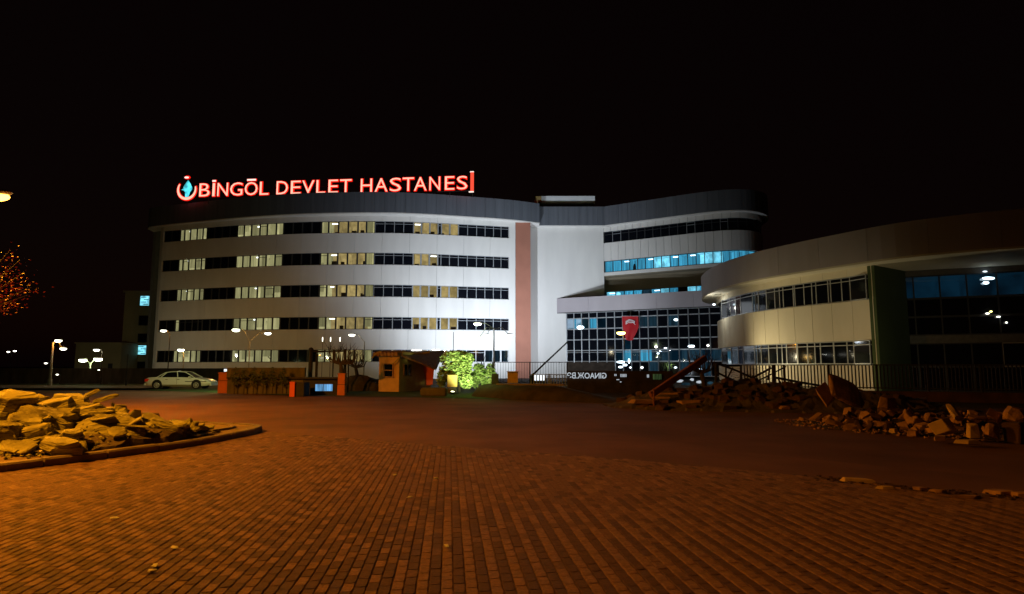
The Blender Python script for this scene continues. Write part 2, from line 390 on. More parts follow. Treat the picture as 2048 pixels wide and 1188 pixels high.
for y, x, i, j in cells:
    # moire stripes put into the paver tones; contrast fades with distance and noise
    k = noise.noise(Vector((x*.22, y*.22, 3)))*.5+.5
    vA = 1 if i % 2 == 0 else -1                                   # light and dark columns
    vB = math.cos(2*math.pi*(x*.33+y*.944)/.30)                    # diagonal moire bands further left
    wB = max(0, min(1, (-.6-x)/1.6)); v = vA*(1-wB)*1.0+vB*wB*1.1
    if .15 < wB < .85: v = (1 if (vA > 0 and vB > -.2) else -1)*.9
    v = v*max(.08, 1-max(0, y-4.8)/3.8)*(.65+.6*k)+random.gauss(0, .30)
    pick = 0 if v > .35 else 2 if v < -.35 else 1
    h = .018+random.uniform(-.0015, .0015); tx = random.gauss(0, .008); ty = random.gauss(0, .007)
    rz = ya+random.gauss(0, .006)
    u = ratio(1024, 1188)
    infr = y > 4.05 and abs(x) < .82*y
    if cnt < 300 and infr:
        o = bpy.data.objects.new('paver', paver_meshes[pick]); C.objects.link(o); o.parent = paved
        o.location = (x, y, h); o.rotation_euler = (tx, ty, rz); cnt += 1
    else:
        c_, s_ = math.cos(rz), math.sin(rz)
        vs = [(x+vx*c_-vy*s_, y+vx*s_+vy*c_, h+vz+vy*tx-vx*ty) for vx, vy, vz in pv]
        rest.poly(vs, pf, pick)
rest.build('paver_field', [M['pavL'], M['pavM'], M['pavD']], paved, kind='stuff')

# kerbed island ------------------------------------------------------
kp = island_out
mb = MB(); ip = [Vector((*kp.pt(kp.len*i/120, .18*-1), .125)) for i in range(121)]
mb.poly(ip+[Vector((-26, 12, .125))], [tuple(t) if (([*ip, Vector((-26, 12, .125))][t[1]]-[*ip, Vector((-26, 12, .125))][t[0]]).cross([*ip, Vector((-26, 12, .125))][t[2]]-[*ip, Vector((-26, 12, .125))][t[0]])).z > 0 else tuple(reversed(t)) for t in tessellate_polygon([ip+[Vector((-26, 12, .125))]])])
island = mb.build('traffic_island', M['island'], kind='structure')
s = 0; 
while s < kp.len-.5:
    e = min(kp.len, s+.98*random.uniform(.96, 1.03))
    mid = kp.pt((s+e)/2)
    if mid.x > -18:
        dz = random.uniform(-.008, .008); dz2 = random.uniform(0, .02)
        mb = MB(); o_ = kp.sub(s+.012, e-.012, dz2*.5, .3); i_ = kp.sub(s+.012, e-.012, -.16, .3); o2 = kp.sub(s+.012, e-.012, -.025+dz2*.5, .3)
        n = len(o_); vs = []
        for k in range(n): vs += [(*o_[k], -.02), (*o_[k], .118+dz), (*o2[k], .145+dz), (*i_[k], .145+dz), (*i_[k], -.02)]
        fs = [(5*k+q, 5*k+5+q, 5*k+6+q, 5*k+1+q) for k in range(n-1) for q in range(4)]
        fs += [(0, 1, 2, 3, 4), (5*n-1, 5*n-2, 5*n-3, 5*n-4, 5*n-5)]
        mb.poly(vs, fs); mb.build('kerb_stone', M['kerb'], island)
    s = e
# inner ring of kerb at the nose of the island
ir = Curve([(-6.9, 13.1), (-6.55, 13.9), (-6.45, 14.6), (-6.75, 15.2), (-7.3, 15.6)], 6)
for k in range(4):
    a = ir.len*k/4+.01; b = ir.len*(k+1)/4-.01; mb = MB(); mb.strip(ir.sub(a, b, .05, .2), ir.sub(a, b, -.05, .2), .12, .17); mb.build('kerb_stone', M['kerb'], island)

# ------------------------------------------------------------------ hospital, long left wing
W1 = Curve([(-48.2, 84.6), (-47.2, 82.75), (-44.4, 81.7), (-40.1, 80.3), (-35.4, 78.95), (-28.9, 77.4), (-23.8, 76.75), (-17.1, 76.5), (-12.3, 76.9), (-6.8, 78.1), (-.4, 79.7), (.45, 79.95)])
wing = empty('hospital_wing', (0, 0, 0), label='long curved white hospital wing with five bands of windows below the red roof sign', cat='hospital')
ROW = [19.55, 15.55, 11.55, 7.55, 3.55]; WH = 1.53
sL = W1.s_at(327, 463); sR = W1.s_at(1018, 453.7); S0, S1 = 0, W1.len
# solid bands between the window rows
zz = [(ROW[0], 20.32)]+[(ROW[i+1], ROW[i]-WH) for i in range(4)]+[(0, ROW[4]-WH)]
for z0, z1 in zz:
    panels(wing, W1, S0, S1, z0+.002, z1-.002, M['white'], 3.3, gap=.022)
    mb = MB()
for r in ROW:   # end piers
    for a, b in ((0, sL), (sR, S1)):
        mb = MB(); mb.strip(W1.sub(a, b, 0), W1.sub(a, b, -.45), r-WH, r); mb.build('wall_pier', M['white'], wing)
segs = [(360, 'BB', 327), (368.5, 'L'), (380, 'L'), (393.5, 'L'), (405, 'L'), (413.5, 'L'), (474, 'BBBB'), (487.5, 'L'), (502, 'L'), (519, 'L'), (533.5, 'L'), (551.5, 'L'), (566.5, 'L'),
        (642, 'BBBB'), (656.7, 'L'), (676.5, 'T'), (696, 'T'), (715.5, 'T'), (732.5, 'T'), (750, 'L'), (769.6, 'D'), (788.7, 'D'), (807.5, 'D'), (827, 'D'),
        (843, 'T'), (860, 'T'), (877, 'T'), (883, 'D'), (900, 'T'), (917.7, 'T'), (935.7, 'D'), (953.8, 'D'), (970.8, 'D'), (987.6, 'D'), (1002.6, 'D'), (1017.8, 'D')]
for ri, r in enumerate(ROW):
    x0 = 327
    for sg in segs:
        x1, kinds = sg[0], sg[1]
        for q, k in enumerate(kinds):
            xa = x0+(x1-x0)*q/len(kinds); xb = x0+(x1-x0)*(q+1)/len(kinds)
            a = W1.s_at(xa, 450); b = W1.s_at(xb, 450)
            if ri == 3 and 371 < (xa+xb)/2 < 413: k = 'D'
            if ri == 1 and xa > 880: k = 'D'
            if ri == 4 and xa > 968: k = 'D'
            if ri == 4 and xb > 986: k = 'c'
            lamp = (k == 'L' and (502 <= xa < 510 or 368 <= xa < 372) and ri < 4) or (k == 'T' and 656 < xa < 660) or (k == 'T' and (826 < xa < 830 if ri == 0 else 859 < xa < 862 and ri in (1,)))
            c = None
            if k == 'L':
                c = random.choice([(0, 1), (0, 1), (.0, .72), (.3, 1), (0, .5)])
                if lamp: c = (0, .55)
                if 534 < xa < 545: c = (0, .22)
            if k == 'T' and random.random() < .35: c = (.0, .25) if random.random() < .5 else (.7, 1)
            alu = xa > 745
            wd = window(wing, W1.pt(a), W1.pt(b), r-WH, r, k, M['alu'] if alu else M['darkalu'], fw=.045 if alu and k == 'D' else .10, lamp=lamp, cur=c, tr=(k in 'D' or (k == 'L' and random.random() < .3)))
            if k == 'T' and random.random() < .5 or 533 < xa < 540:
                m_ = W1.pt((a+b)/2, -1.1); mb = MB()
                if 533 < xa < 540:   # folding wall arm across the room
                    d = (W1.pt(b)-W1.pt(a)).normalized(); p = W1.pt((a+b)/2, -.6)
                    mb.tube([(p.x-d.x*.45, p.y-d.y*.45, r-.45), (p.x+d.x*.5, p.y+d.y*.5, r-1.35)], .05, 6)
                    mb.build('wall_arm', M['furn'], wd)
                else:
                    h = random.uniform(.3, .7); mb.box((m_.x+random.uniform(-.3, .3), m_.y, r-WH+h/2+.02), (random.uniform(.3, .7), .4, h)); mb.build('cabinet', M['furn'], wd)
        x0 = x1
# fascia, soffit, roof
F1 = Curve([(-50.2, 86), (-49.6, 83.6), (-46.5, 82.0), (-41.2, 80.1), (-35.6, 78.1), (-29.3, 76.4), (-24, 75.55), (-17, 75.2), (-12.2, 75.65), (-7.1, 76.9), (-.3, 78.9), (3.62, 80.8)])
panels(wing, F1, 0, F1.len, 20.33, 22.9, M['fascia'], 1.25, 'fascia_panel', gap=.02)
mb = MB(); n = 60
fo = [F1.pt(F1.len*i/n, .02) for i in range(n+1)]; wi = [W1.pt(W1.len*i/n, -.5) for i in range(n+1)]; wi[-1] = Vector((3.62, 83.2)); wi[-2] = Vector((2.6, 82.5))
mb.strip(fo, wi, 20.20, 20.325); mb.build('soffit', M['white'], wing, smooth=True)
mb = MB(); mb.strip([F1.pt(F1.len*i/n, -.2) for i in range(n+1)], [Vector((-50+54*i/n, 98)) for i in range(n+1)], 22.4, 22.6); mb.build('roof', M['core'], wing)
mb = MB(); mb.box((-23, 98.2, 11.3), (54, .4, 22.4)); mb.box((-50, 92, 11.3), (.4, 12, 22.4)); mb.box((.0, 91, 11.3), (.6, 14, 22.4)); mb.build('rear_wall', M['core'], wing)
# red pier between the blocks
mb = MB(); mb.box((1.42, 81.6, 10.1), (1.98, 2.9, 20.2)); mb.build('red_pier', M['rust'], wing)
# ------------------------------------------------------------------ centre block
cen = empty('hospital_centre', (0, 0, 0), label='white centre block with cyan lit rooms and rounded roof edge right of the red stripe', cat='hospital')
W2 = Curve([(2.3, 83.0), (12.35, 83.0)], 1)
W3 = Curve([(12.36, 83.0), (18.3, 79.3), (22.6, 76.6), (24.6, 75.45), (26.6, 74.75), (28.6, 74.85), (30.4, 75.9), (31.8, 78.0), (32.5, 81), (32.5, 90)], 8)
mb = MB(); mb.strip(W2.p, [p+Vector((0, .5)) for p in W2.p], 0, 20.3); mb.build('flat_wall', M['white'], cen)
def zrow(t): return t
panels(cen, W3, 0, W3.len, 19.55, 20.3, M['white'], 1.05, gap=.035)
panels(cen, W3, 0, W3.len, 15.56, 18.0, M['white'], 1.05, gap=.035)
panels(cen, W3, 0, W3.len, 13.55, 14.0, M['white'], 3.2, gap=.02)
f3 = [W3.s_at(x, 470) for x in (1207.5, 1224, 1240.5)]
b1 = [1208, 1224, 1241, 1257, 1273, 1289, 1305, 1321, 1338, 1355, 1373, 1390, 1407, 1424, 1441, 1457]
ss = [W3.s_at(x, 470) for x in b1]; 
while ss[-1] < W3.len-1.3: ss.append(ss[-1]+1.25)
for i, (a, b) in enumerate(zip(ss, ss[1:])):
    bright = i in (0, 1, 10, 11, 14, 15)
    window(cen, W3.pt(a), W3.pt(b), 18.02, 19.53, 'D', M['alu'] if i in (1, 10, 14) else M['darkalu'], fw=.05, transom=.42)
    k = 'C'
    if i in (6, 7, 11, 12, 13): k = 'W'
    if i in (18,): k = 'D'
    if i > 19: k = 'D'
    ww = window(cen, W3.pt(a), W3.pt(b), 14.02, 15.54, k, M['darkalu'], fw=.05, tr=False, lamp=i in (2, 5, 8, 10), cur=None)
    if i == 3:
        p = W3.pt((a+b)/2, -.5); mb = MB(); mb.ball((p.x, p.y, 14.72), (.16, .16, .2)); mb.tube([(p.x, p.y, 14.02), (p.x, p.y, 14.6)], .2, 8); mb.build('silhouette_plant', M['furn'], ww)
# recessed storey below
W3r = Curve([(12.5, 84.3), (18.9, 80.35), (23.3, 77.5), (27.2, 76.0), (30, 77.4), (31.0, 80), (31, 90)], 8)
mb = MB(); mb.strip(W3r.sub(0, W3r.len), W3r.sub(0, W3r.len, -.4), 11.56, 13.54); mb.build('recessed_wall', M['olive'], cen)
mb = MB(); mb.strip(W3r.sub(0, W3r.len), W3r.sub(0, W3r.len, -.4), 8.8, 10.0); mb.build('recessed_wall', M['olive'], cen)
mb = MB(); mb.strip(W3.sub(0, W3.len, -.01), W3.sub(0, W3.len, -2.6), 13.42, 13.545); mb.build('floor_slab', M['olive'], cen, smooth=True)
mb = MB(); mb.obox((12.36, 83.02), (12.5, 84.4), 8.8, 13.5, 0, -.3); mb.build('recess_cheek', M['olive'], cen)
rs = [W3r.s_at(1212+q*18.0, 575) for q in range(12)]
kk = 'WCCCcCWCKWCcCC'
for i, (a, b) in enumerate(zip(rs, rs[1:])):
    window(cen, W3r.pt(a), W3r.pt(b), 10.01, 11.55, {'K': 'D'}.get(kk[i], kk[i]), M['darkalu'], fw=.05, tr=False, inset=.1, lamp=i in (0, 5, 8))
F2a = Curve([(3.66, 82.35), (12.2, 82.35), (12.6, 82.2), (18.0, 78.75), (22.4, 75.9), (24.6, 74.7), (26.7, 74.05), (28.9, 74.15), (31.0, 75.4), (32.5, 77.7), (33.3, 81), (33.3, 92)], 6)
panels(cen, F2a, 0, F2a.len, 20.33, 22.9, M['fascia'], 1.3, 'fascia_panel', gap=.02)
mb = MB(); fo = [F2a.pt(F2a.len*i/50) for i in range(51)]
w23 = [Vector((2.4, 83.1)), Vector((7, 83.1)), Vector((12.2, 83.1))]
inn = [F2a.pt(F2a.len*i/50, -1.6) for i in range(51)]
mb.strip(fo, inn, 20.22, 20.325); mb.build('soffit', M['white'], cen)
mb = MB(); mb.strip([F2a.pt(F2a.len*i/50, -.2) for i in range(51)], [Vector((3+28*i/50, 100)) for i in range(51)], 22.4, 22.6); mb.build('roof', M['core'], cen)
mb = MB(); mb.box((17, 100.2, 11.3), (30, .4, 22.4)); mb.box((32.2, 95, 11.3), (.4, 10, 22.4)); mb.build('rear_wall', M['core'], cen)
# floors inside keep the rooms dark
mb = MB()
for z in (20.2, 15.8, 8.6): mb.strip(W3r.sub(0, W3r.len, -.5), [Vector((12.5+18*i/(len(W3r.sub(0, W3r.len))-1), 99)) for i in range(len(W3r.sub(0, W3r.len)))], z-.1, z)
mb.build('floor_slab', M['core'], cen)
ph = empty('roof_plant_room', label='pale roof plant room box standing on the centre block roof', cat='plant room')
mb = MB(); a = atY(1083, 392, 83.2); b = atY(1190, 405.5, 83.2); mb.box(((a.x+b.x)/2, 85.2, (a.z+b.z)/2), (b.x-a.x, 4, a.z-b.z)); mb.build('upper_cladding', M['penthouse'], ph)
mb = MB(); mb.box(((a.x+b.x)/2, 86.2, b.z-.41), (b.x-a.x-.3, 3.6, .8)); mb.build('plinth', M['core'], ph)
mb = MB(); mb.box((a.x-.45, 84.9, (a.z+b.z)/2), (.85, 3.3, (a.z-b.z)*.95)); mb.build('vent_box', M['box'], ph)
# ------------------------------------------------------------------ glazed hall under the parapet
hall = empty('glazed_hall', label='projecting glazed entrance hall with mauve parapet and grid of dark panes', cat='hall')
PC = Curve([(5.98, 82.95), (11.9, 79.75), (22.6, 73.9), (29.6, 70.2)], 6)
panels(hall, PC, 0, PC.len, 8.6, 10.5, M['mauve'], 4.2, 'parapet_panel', gap=.015)
mb = MB(); pp = PC.sub(0, PC.len); 
back = [Vector((6.0+24.5*i/(len(pp)-1), min(82.97, 0 or 82.97) if i < len(pp)*.26 else 84.3-6.8*((i/(len(pp)-1))-.26)/.74)) for i in range(len(pp))]
mb.strip(PC.sub(0, PC.len, -.12), back, 8.5, 8.72); mb.build('terrace_slab', M['core'], hall)
GC = Curve([PC.pt(i*PC.len/20, -.55) for i in range(21)], 1)
cols = [1133.7, 1148.4, 1163.6, 1178.6, 1195, 1213.4, 1230, 1246, 1262.6, 1279.6, 1297, 1316, 1337, 1358, 1378, 1400, 1421, 1444, 1468]
rows_z = [8.5, 7.75, 6.35, 4.95, 3.55, 2.12]
cs = [GC.s_at(x, 680) for x in cols]
kinds = {}
for c in (0, 1): kinds[(1, c)] = 'C'
kinds[(1, 3)] = 'C'; kinds[(1, 2)] = 'c'; kinds[(1, 9)] = 'c'; kinds[(1, 10)] = 'c'; kinds[(1, 12)] = 'c'; kinds[(1, 4)] = 't'
for c in range(6, 18): kinds[(4, c)] = 'c' if c % 3 else 't'
kinds[(4, 7)] = 'C'; kinds[(4, 9)] = 'C'; kinds[(3, 7)] = 't'
for i, (a, b) in enumerate(zip(cs, cs[1:])):
    for j in range(5):
        k = kinds.get((j, i), 'D')
        window(hall, GC.pt(a), GC.pt(b), rows_z[j+1]+.0, rows_z[j]-.0, k, M['alu'], inset=0, fw=.045, tr=(j == 4 and i < 12), transom=.28, depth=1.2)
mb = MB()
for a in cs[:-1]:
    p = GC.pt(a, .06); mb.obox((p.x-.05, p.y), (p.x+.05, p.y), 2.0 if a < cs[6] else .5, 8.5, -.06, .06)
mb.build('mullion_grid', M['alu'], hall)
mb = MB(); mb.obox(GC.pt(cs[0]), GC.pt(cs[6]), 0, 2.11, -.5, .06); mb.build('plinth_wall', M['soil'], hall)
for i in range(6, 17): window(hall, GC.pt(cs[i]), GC.pt(cs[i+1]), .3, 2.11, 'c' if i in (10, 13, 15) else 'D', M['alu'], inset=0, fw=.05, tr=False, depth=1.2)
mb = MB(); mb.obox(GC.pt(0, -.1), GC.pt(cs[0], -.1), 0, 8.5, -.3, 0); mb.build('side_wall', M['white'], hall)
for (x, y, wpx, hpx, m_) in [(1161, 655, 15, 8, 'lampcool'), (1352, 639.5, 9, 5, 'lampcool'), (1312, 693.5, 6, 5, 'lampwhite'), (1383, 692.5, 15, 5, 'lampcool'), (1416, 691, 5, 5, 'lampwhite'), (1331, 696, 7, 2, 'lampcool'), (1316, 707, 5, 3, 'lampcool'),
                          (1244, 724, 22, 5, 'lampcool'), (1258, 722, 4, 10, 'lampcool'), (1250, 730, 9, 5, 'lampcool'), (1241, 734, 9, 4, 'lampcool'), (1261, 735, 5, 3, 'lampcool'), (1284, 735, 5, 5, 'lampwhite'), (1400, 738, 7, 2, 'lampcool'), (1351, 735, 6, 3, 'lampcool'), (1382, 737, 7, 2, 'lampcool')]:
    sd = GC.s_at(x, y); q = GC.pt(sd, .02); p = atY(x, y, q.y-.1)
    mb = MB(); sc = q.y/F; mb.ball(p, (wpx*sc/2, .06, hpx*sc/2), nu=12, nv=6); mb.build('hall_lamp', M[m_], hall)
mb = MB(); mb.box((20, 88, 4), (24, .3, 8)); mb.build('rear_wall', M['core'], hall)

# red banner hanging on the glazed hall
def banner():
    t = empty('banner', label='red hanging banner with white crest on the glazed hall', cat='banner')
    base = atY(1261, 656, 77.2)
    nx, nz = 8, 12; mb = MB(); vs = []
    for lay in (0, 1):
        for j in range(nz+1):
            v = j/nz; left = -1.0+.35*max(0, v-.55)*2.2+.1*v; right = 1.0-.95*max(0, v-.45)**1.2*1.7
            if v > .93: right += .12
            for i in range(nx+1):
                u_ = i/nx; x = left+(right-left)*u_
                y = .07*math.sin(u_*9+v*3)+.05*math.sin(v*8)+lay*.02
                vs.append((base.x+x, base.y+y, base.z+1.45-v*2.9-.1*math.sin(u_*3.1)*v))
    N = (nx+1)*(nz+1)
    for j in range(nz):
        for i in range(nx):
            a = j*(nx+1)+i
            mb.f.append((a, a+nx+1, a+nx+2, a+1)); mb.m.append(0); mb.f.append((a+N, a+N+1, a+N+nx+2, a+N+nx+1)); mb.m.append(0)
    mb.v = vs; mb.build('cloth', M['red'], t, smooth=True)
    mb = MB()
    for i in range(9):    # arched row of white strokes
        a = R(150-120*i/8); cx = math.cos(a)*.62; cz = math.sin(a)*.42+.55
        p = (base.x-.05+cx*.95, base.y-.14, base.z+cz-.05)
        mb.tube([(p[0]-.05, p[1], p[2]-.14), (p[0]+.03, p[1], p[2]), (p[0]-.02+.05*math.sin(i), p[1], p[2]+.15)], .035, 5)
    mb.tube([(base.x-.62, base.y-.14, base.z+.45), (base.x-.3, base.y-.14, base.z+.66), (base.x+.3, base.y-.14, base.z+.66), (base.x+.58, base.y-.14, base.z+.40)], .03, 5)
    mb.build('crest', M['whitecloth'], t)
    mb = MB(); mb.tube([(base.x-1.1, base.y, base.z+1.48), (base.x+1.1, base.y, base.z+1.48)], .035, 6); mb.build('hanging_rod', M['alu'], t)
banner()

# ------------------------------------------------------------------ right curved wing
rw = empty('round_wing', label='low cream wing on the right with rounded end, overhanging roof edge and green side wall', cat='building')
W4 = Curve([(24.5, 63), (21.8, 61.6), (19.8, 59.2), (18.75, 57), (18.2, 54.6), (17.85, 52), (17.8, 49.6), (18.05, 46.8), (18.75, 43.9), (19.75, 41.4), (20.75, 39.3), (21.62, 37.2)], 8)
L4 = W4.len
panels(rw, W4, 0, L4, 7.11, 7.66, M['cream'], 1.7, gap=.02)
panels(rw, W4, 0, L4, 3.11, 5.54, M['cream'], 1.45, gap=.028)
panels(rw, W4, 0, L4, 0, 1.64, M['cream'], 1.45, gap=.028)
ub = [1426, 1432, 1445, 1457, 1468, 1478, 1502, 1514, 1530, 1547, 1564, 1584.5, 1606, 1630.5, 1654.7, 1682, 1712.7, 1741.4]
lb = [1426, 1432, 1446, 1460, 1474, 1484, 1507, 1520, 1535, 1552, 1571, 1592, 1613, 1639, 1665.4, 1692.5, 1721, 1750]
for bl, z0, z1, yy, lo in ((ub, 5.55, 7.10, 590, 0), (lb, 1.65, 3.10, 700, 1)):
    st = [W4.s_at(x, yy) for x in bl]; st[0] = max(0, st[1]-1.3)
    pre = [st[0]-1.4*k for k in range(6, 0, -1)]; st = [p for p in pre if p > 0]+st; npre = len(st)-len(bl)
    for i, (a, b) in enumerate(zip(st, st[1:])):
        i2 = i-npre
        k = 'D'
        if lo == 0 and i2 in (6, 8, 9): k = 'c'
        if lo == 0 and i2 in (7, 10): k = 't'
        if lo == 1 and i2 in (3, 4, 6, 7): k = 't'
        if lo == 1 and i2 >= 11: k = 'K'
        window(rw, W4.pt(a), W4.pt(b), z0, z1, k, M['alu'], fw=.035, inset=.08, transom=.3, depth=2.2 if i2 < 13 else .55)
    mb = MB(); mb.strip(W4.sub(st[-1], L4), W4.sub(st[-1], L4, -.4), z0, z1); mb.build('wall_pier', M['cream'], rw)
for (x, y, wpx, hpx) in [(1606, 723, 13, 3.4), (1624, 711.5, 8, 3), (1633, 714, 6, 5), (1657, 697, 10, 2.8), (1672, 686, 8, 2.8), (1679, 695, 7, 2.5), (1710, 701.5, 22, 4), (1747, 696, 7, 2.2), (1602, 696, 16, 1.5)]:
    sd = W4.s_at(x, y); q = W4.pt(sd, -1.2); p = atY(x, y, q.y); sc = q.y/F
    mb = MB(); mb.ball(p, (wpx*sc/2, .1, hpx*sc/2), nu=12, nv=6); mb.build('window_spot', M['lampwhite'], rw)  # emissive ovals set behind the lower panes
F4p = [W4.pt(L4*i/22, 1.3) for i in range(21)]+[Vector((21.55, 35.2)), Vector((23.6, 33.2)), Vector((26.5, 31.5)), Vector((31.5, 30.0))]
F4 = Curve(F4p, 4)
panels(rw, F4, 0, F4.len, 7.68, 9.62, M['mauve'], 3.1, 'fascia_panel', gap=.014)
mb = MB(); n = 90
# soffit: up to the green wall it follows the facade, beyond it reaches back to the glass wall
GA, GB = Vector((25.0, 39.5)), Vector((32.2, 36.1))
inn = []
for i in range(n+1):
    sF = F4.len*i/n; p = F4.pt(sF)
    if p.y > 36.6: inn.append(F4.pt(sF, -1.75))
    elif p.x < 23.0: inn.append(Vector((22.3, 37.8)) if p.x < 21.7 else Vector((24.5, 40)))
    else: inn.append(GA.lerp(GB, min(1, (p.x-23.0)/8.5))+Vector((.3, .6)))
mb.strip([F4.pt(F4.len*i/n, -.01) for i in range(n+1)], inn, 7.57, 7.68); mb.build('soffit', M['cream'], rw, smooth=True)
mb = MB(); mb.strip([F4.pt(F4.len*i/n, -.15) for i in range(n+1)], [Vector((24.6+8*i/n, 64-24*i/n)) for i in range(n+1)], 9.2, 9.35); mb.build('roof', M['core'], rw)
mb = MB(); mb.obox((21.66, 37.16), (25.0, 39.5), 0, 7.56, -.3, .10); mb.build('green_side_wall', M['green_wall'], rw)
# dark recessed glass facade
gl = (GB-GA).length; gd = (GB-GA)/gl; gx = [GA.lerp(GB, t) for t in (0, .06, .235, .41, .60, .80, 1.0)]
gr = [(0, 1.5), (1.5, 2.95), (3.45, 4.6), (4.6, 5.75), (5.75, 7.2)]
for i, (a, b) in enumerate(zip(gx, gx[1:])):
    for j, (z0, z1) in enumerate(gr):
        k = 't' if j == 4 else 'D'
        window(rw, a, b, z0, z1, k, M['alu'] if (j == 1 and i == 4) else M['darkalu'], inset=0, fw=.04, tr=False, depth=2)
mb = MB(); mb.obox(GA, GB, 2.96, 3.44, -.2, .03); mb.build('spandrel', M['core'], rw); mb = MB(); mb.obox(GA, GB, 7.21, 7.56, -.2, .03); mb.build('spandrel', M['core'], rw)
for (x, y, wpx, hpx, m_) in [(1977, 556.5, 26, 6, 'lampcool'), (1972, 565.5, 13, 6, 'lampcool'), (1970, 543, 9, 2, 'lampcool'), (1975, 627, 8, 3, 'lampwhite'), (1997, 633.5, 8, 3, 'lampwhite'), (2013, 645, 4, 3, 'lampwhite'), (1982, 623, 4, 2, 'len_yel')]:
    r_ = ratio(x, y); t = (r_*GA.y-GA.x)/(gd.x-r_*gd.y); q = GA+gd*t; p = atY(x, y, q.y-.12); sc = q.y/F
    mb = MB(); mb.ball(p, (wpx*sc/2, .06, hpx*sc/2), nu=12, nv=6); mb.build('facade_lamp', M[m_], rw)
# small wall light under the soffit at the rounded end
p = atY(1428, 609, 52.5)
mb = MB(); mb.ball(p, (.12, .12, .09)); mb.build('soffit_light', M['lampcool'], rw)

# ------------------------------------------------------------------ roof sign
def text_mesh(body, offset=0, extrude=.05, res=3, font_scale=1):
    cu = bpy.data.curves.new('t', 'FONT'); cu.body = body; cu.extrude = extrude; cu.offset = offset; cu.resolution_u = res
    o = bpy.data.objects.new('t', cu); C.objects.link(o); dg = bpy.context.evaluated_depsgraph_get(); dg.update()
    me = bpy.data.meshes.new_from_object(o.evaluated_get(dg)); bpy.data.objects.remove(o); return me
SA = Vector((-43.6, 79.6)); SB = Vector((-5.0, 75.9)); sd_ = (SB-SA).normalized(); sn = Vector((sd_.y, -sd_.x))
def sign_t(x, y=375):
    r = ratio(x, y); return (r*SA.y-SA.x)/(sd_.x-r*sd_.y)
sign = empty('roof_sign', label='red neon roof sign reading BİNGÖL DEVLET HASTANESİ with round emblem', cat='sign')
BZ = 23.42; CH = 1.72
def sp(t, z, o=0): q = SA+sd_*t+sn*o; return (q.x, q.y, z)
def letter(ch, x0, x1):
    t0, t1 = sign_t(x0), sign_t(x1)
    for nm, off, m_, o_, pad in (('letter', .028, 'signred', 0, .07), ('letter_face', -.012, 'signcore', .12, -.015)):
        me = text_mesh(ch, off, .04 if nm == 'letter' else .03); vs = [v.co.copy() for v in me.vertices]
        ax, bx = min(v.x for v in vs), max(v.x for v in vs); az, bz = min(v.y for v in vs), max(v.y for v in vs)
        for v in me.vertices:
            u_ = (v.co.x-ax)/(bx-ax); h = (v.co.y-az)/(bz-az)
            v.co = sp(t0-pad+(t1-t0+2*pad)*u_, BZ-pad+(CH+2*pad)*h, o_+v.co.z)
        me.materials.clear(); me.materials.append(M[m_]); me.name = nm
        o = bpy.data.objects.new(nm, me); C.objects.link(o)
        if nm == 'letter': o.parent = sign; par = o
        else: o.parent = par
    return par
LT = [('B', 400, 420.5), ('I', 426.2, 430.8), ('N', 436, 457), ('G', 461.5, 486), ('O', 490.5, 516), ('L', 520.5, 538), ('D', 554, 576.5), ('E', 582.5, 602), ('V', 605, 629), ('L', 633.5, 651),
      ('E', 657.5, 676.5), ('T', 680.5, 703.5), ('H', 722, 744.5), ('A', 750, 775.5), ('S', 780, 802.5), ('T', 805.5, 828), ('A', 828.5, 853.5), ('N', 859, 880.5), ('E', 890, 909), ('S', 914, 935)]
for ch, a, b in LT:
    L_ = letter(ch, a, b)
    if ch in 'IO':
        t0, t1 = sign_t(a), sign_t(b); c = (t0+t1)/2; hw = .22 if ch == 'I' else .58
        mb = MB(); mb.obox(sp(c-hw-.06, 0)[:2], sp(c+hw+.06, 0)[:2], BZ+CH+.14, BZ+CH+.46, -.05, .05); dot = mb.build('letter_dot', M['signred'], sign)
        mb = MB(); mb.obox(sp(c-hw, 0)[:2], sp(c+hw, 0)[:2], BZ+CH+.2, BZ+CH+.40, .08, .14); mb.build('dot_face', M['signwhite'], dot)
t0, t1 = sign_t(941), sign_t(947.3)
mb = MB(); mb.obox(sp(t0, 0)[:2], sp(t1, 0)[:2], BZ-.25, BZ+CH+.45, -.1, .1); e_ = mb.build('end_letter', M['signorange'], sign)
mb = MB(); mb.obox(sp(t0-.05, 0)[:2], sp(t1, 0)[:2], BZ+CH+.46, BZ+CH+.56, -.1, .12); mb.build('end_cap', M['signwhite'], e_); mb = MB(); mb.obox(sp(t0-.2, 0)[:2], sp(t1, 0)[:2], BZ-.37, BZ-.26, -.1, .12); mb.build('end_cap', M['signwhite'], e_)
# emblem: open ring, oval on top, cyan figure
em = (sign_t(355)+sign_t(394))/2; er = (sign_t(394)-sign_t(355))/2; ez = BZ+.95
mb = MB(); mc = MB(); N_ = 40
def arc(mbx, R0, R1, a0, a1, o0, o1, th=.5):
    vs = []; k = N_
    for i in range(k+1):
        a = R(a0+(a1-a0)*i/k); tw = 1-.55*abs(2*i/k-1)**2
        for rr in (R0, R0-(R0-R1)*tw):
            for o in (o0, o1): vs.append(sp(em+math.cos(a)*rr*.98, ez+math.sin(a)*rr*1.02, o))
    fs = []
    for i in range(k):
        a = 4*i; fs += [(a+1, a+5, a+7, a+3), (a, a+2, a+6, a+4), (a, a+4, a+5, a+1), (a+2, a+3, a+7, a+6)]
    mbx.poly(vs, fs)
arc(mb, er*1.06, er*.70, 140, 382, -.05, .05); ring = mb.build('emblem_ring', M['signred'], sign)
arc(mc, er*.98, er*.76, 145, 378, .06, .12); mc.build('ring_face', M['signcore'], ring)
mb = MB(); mb.ball(sp(em-.05, ez+1.24*er, 0), (.42, .1, .26), nu=14, nv=8); ov = mb.build('emblem_oval', M['signred'], sign)
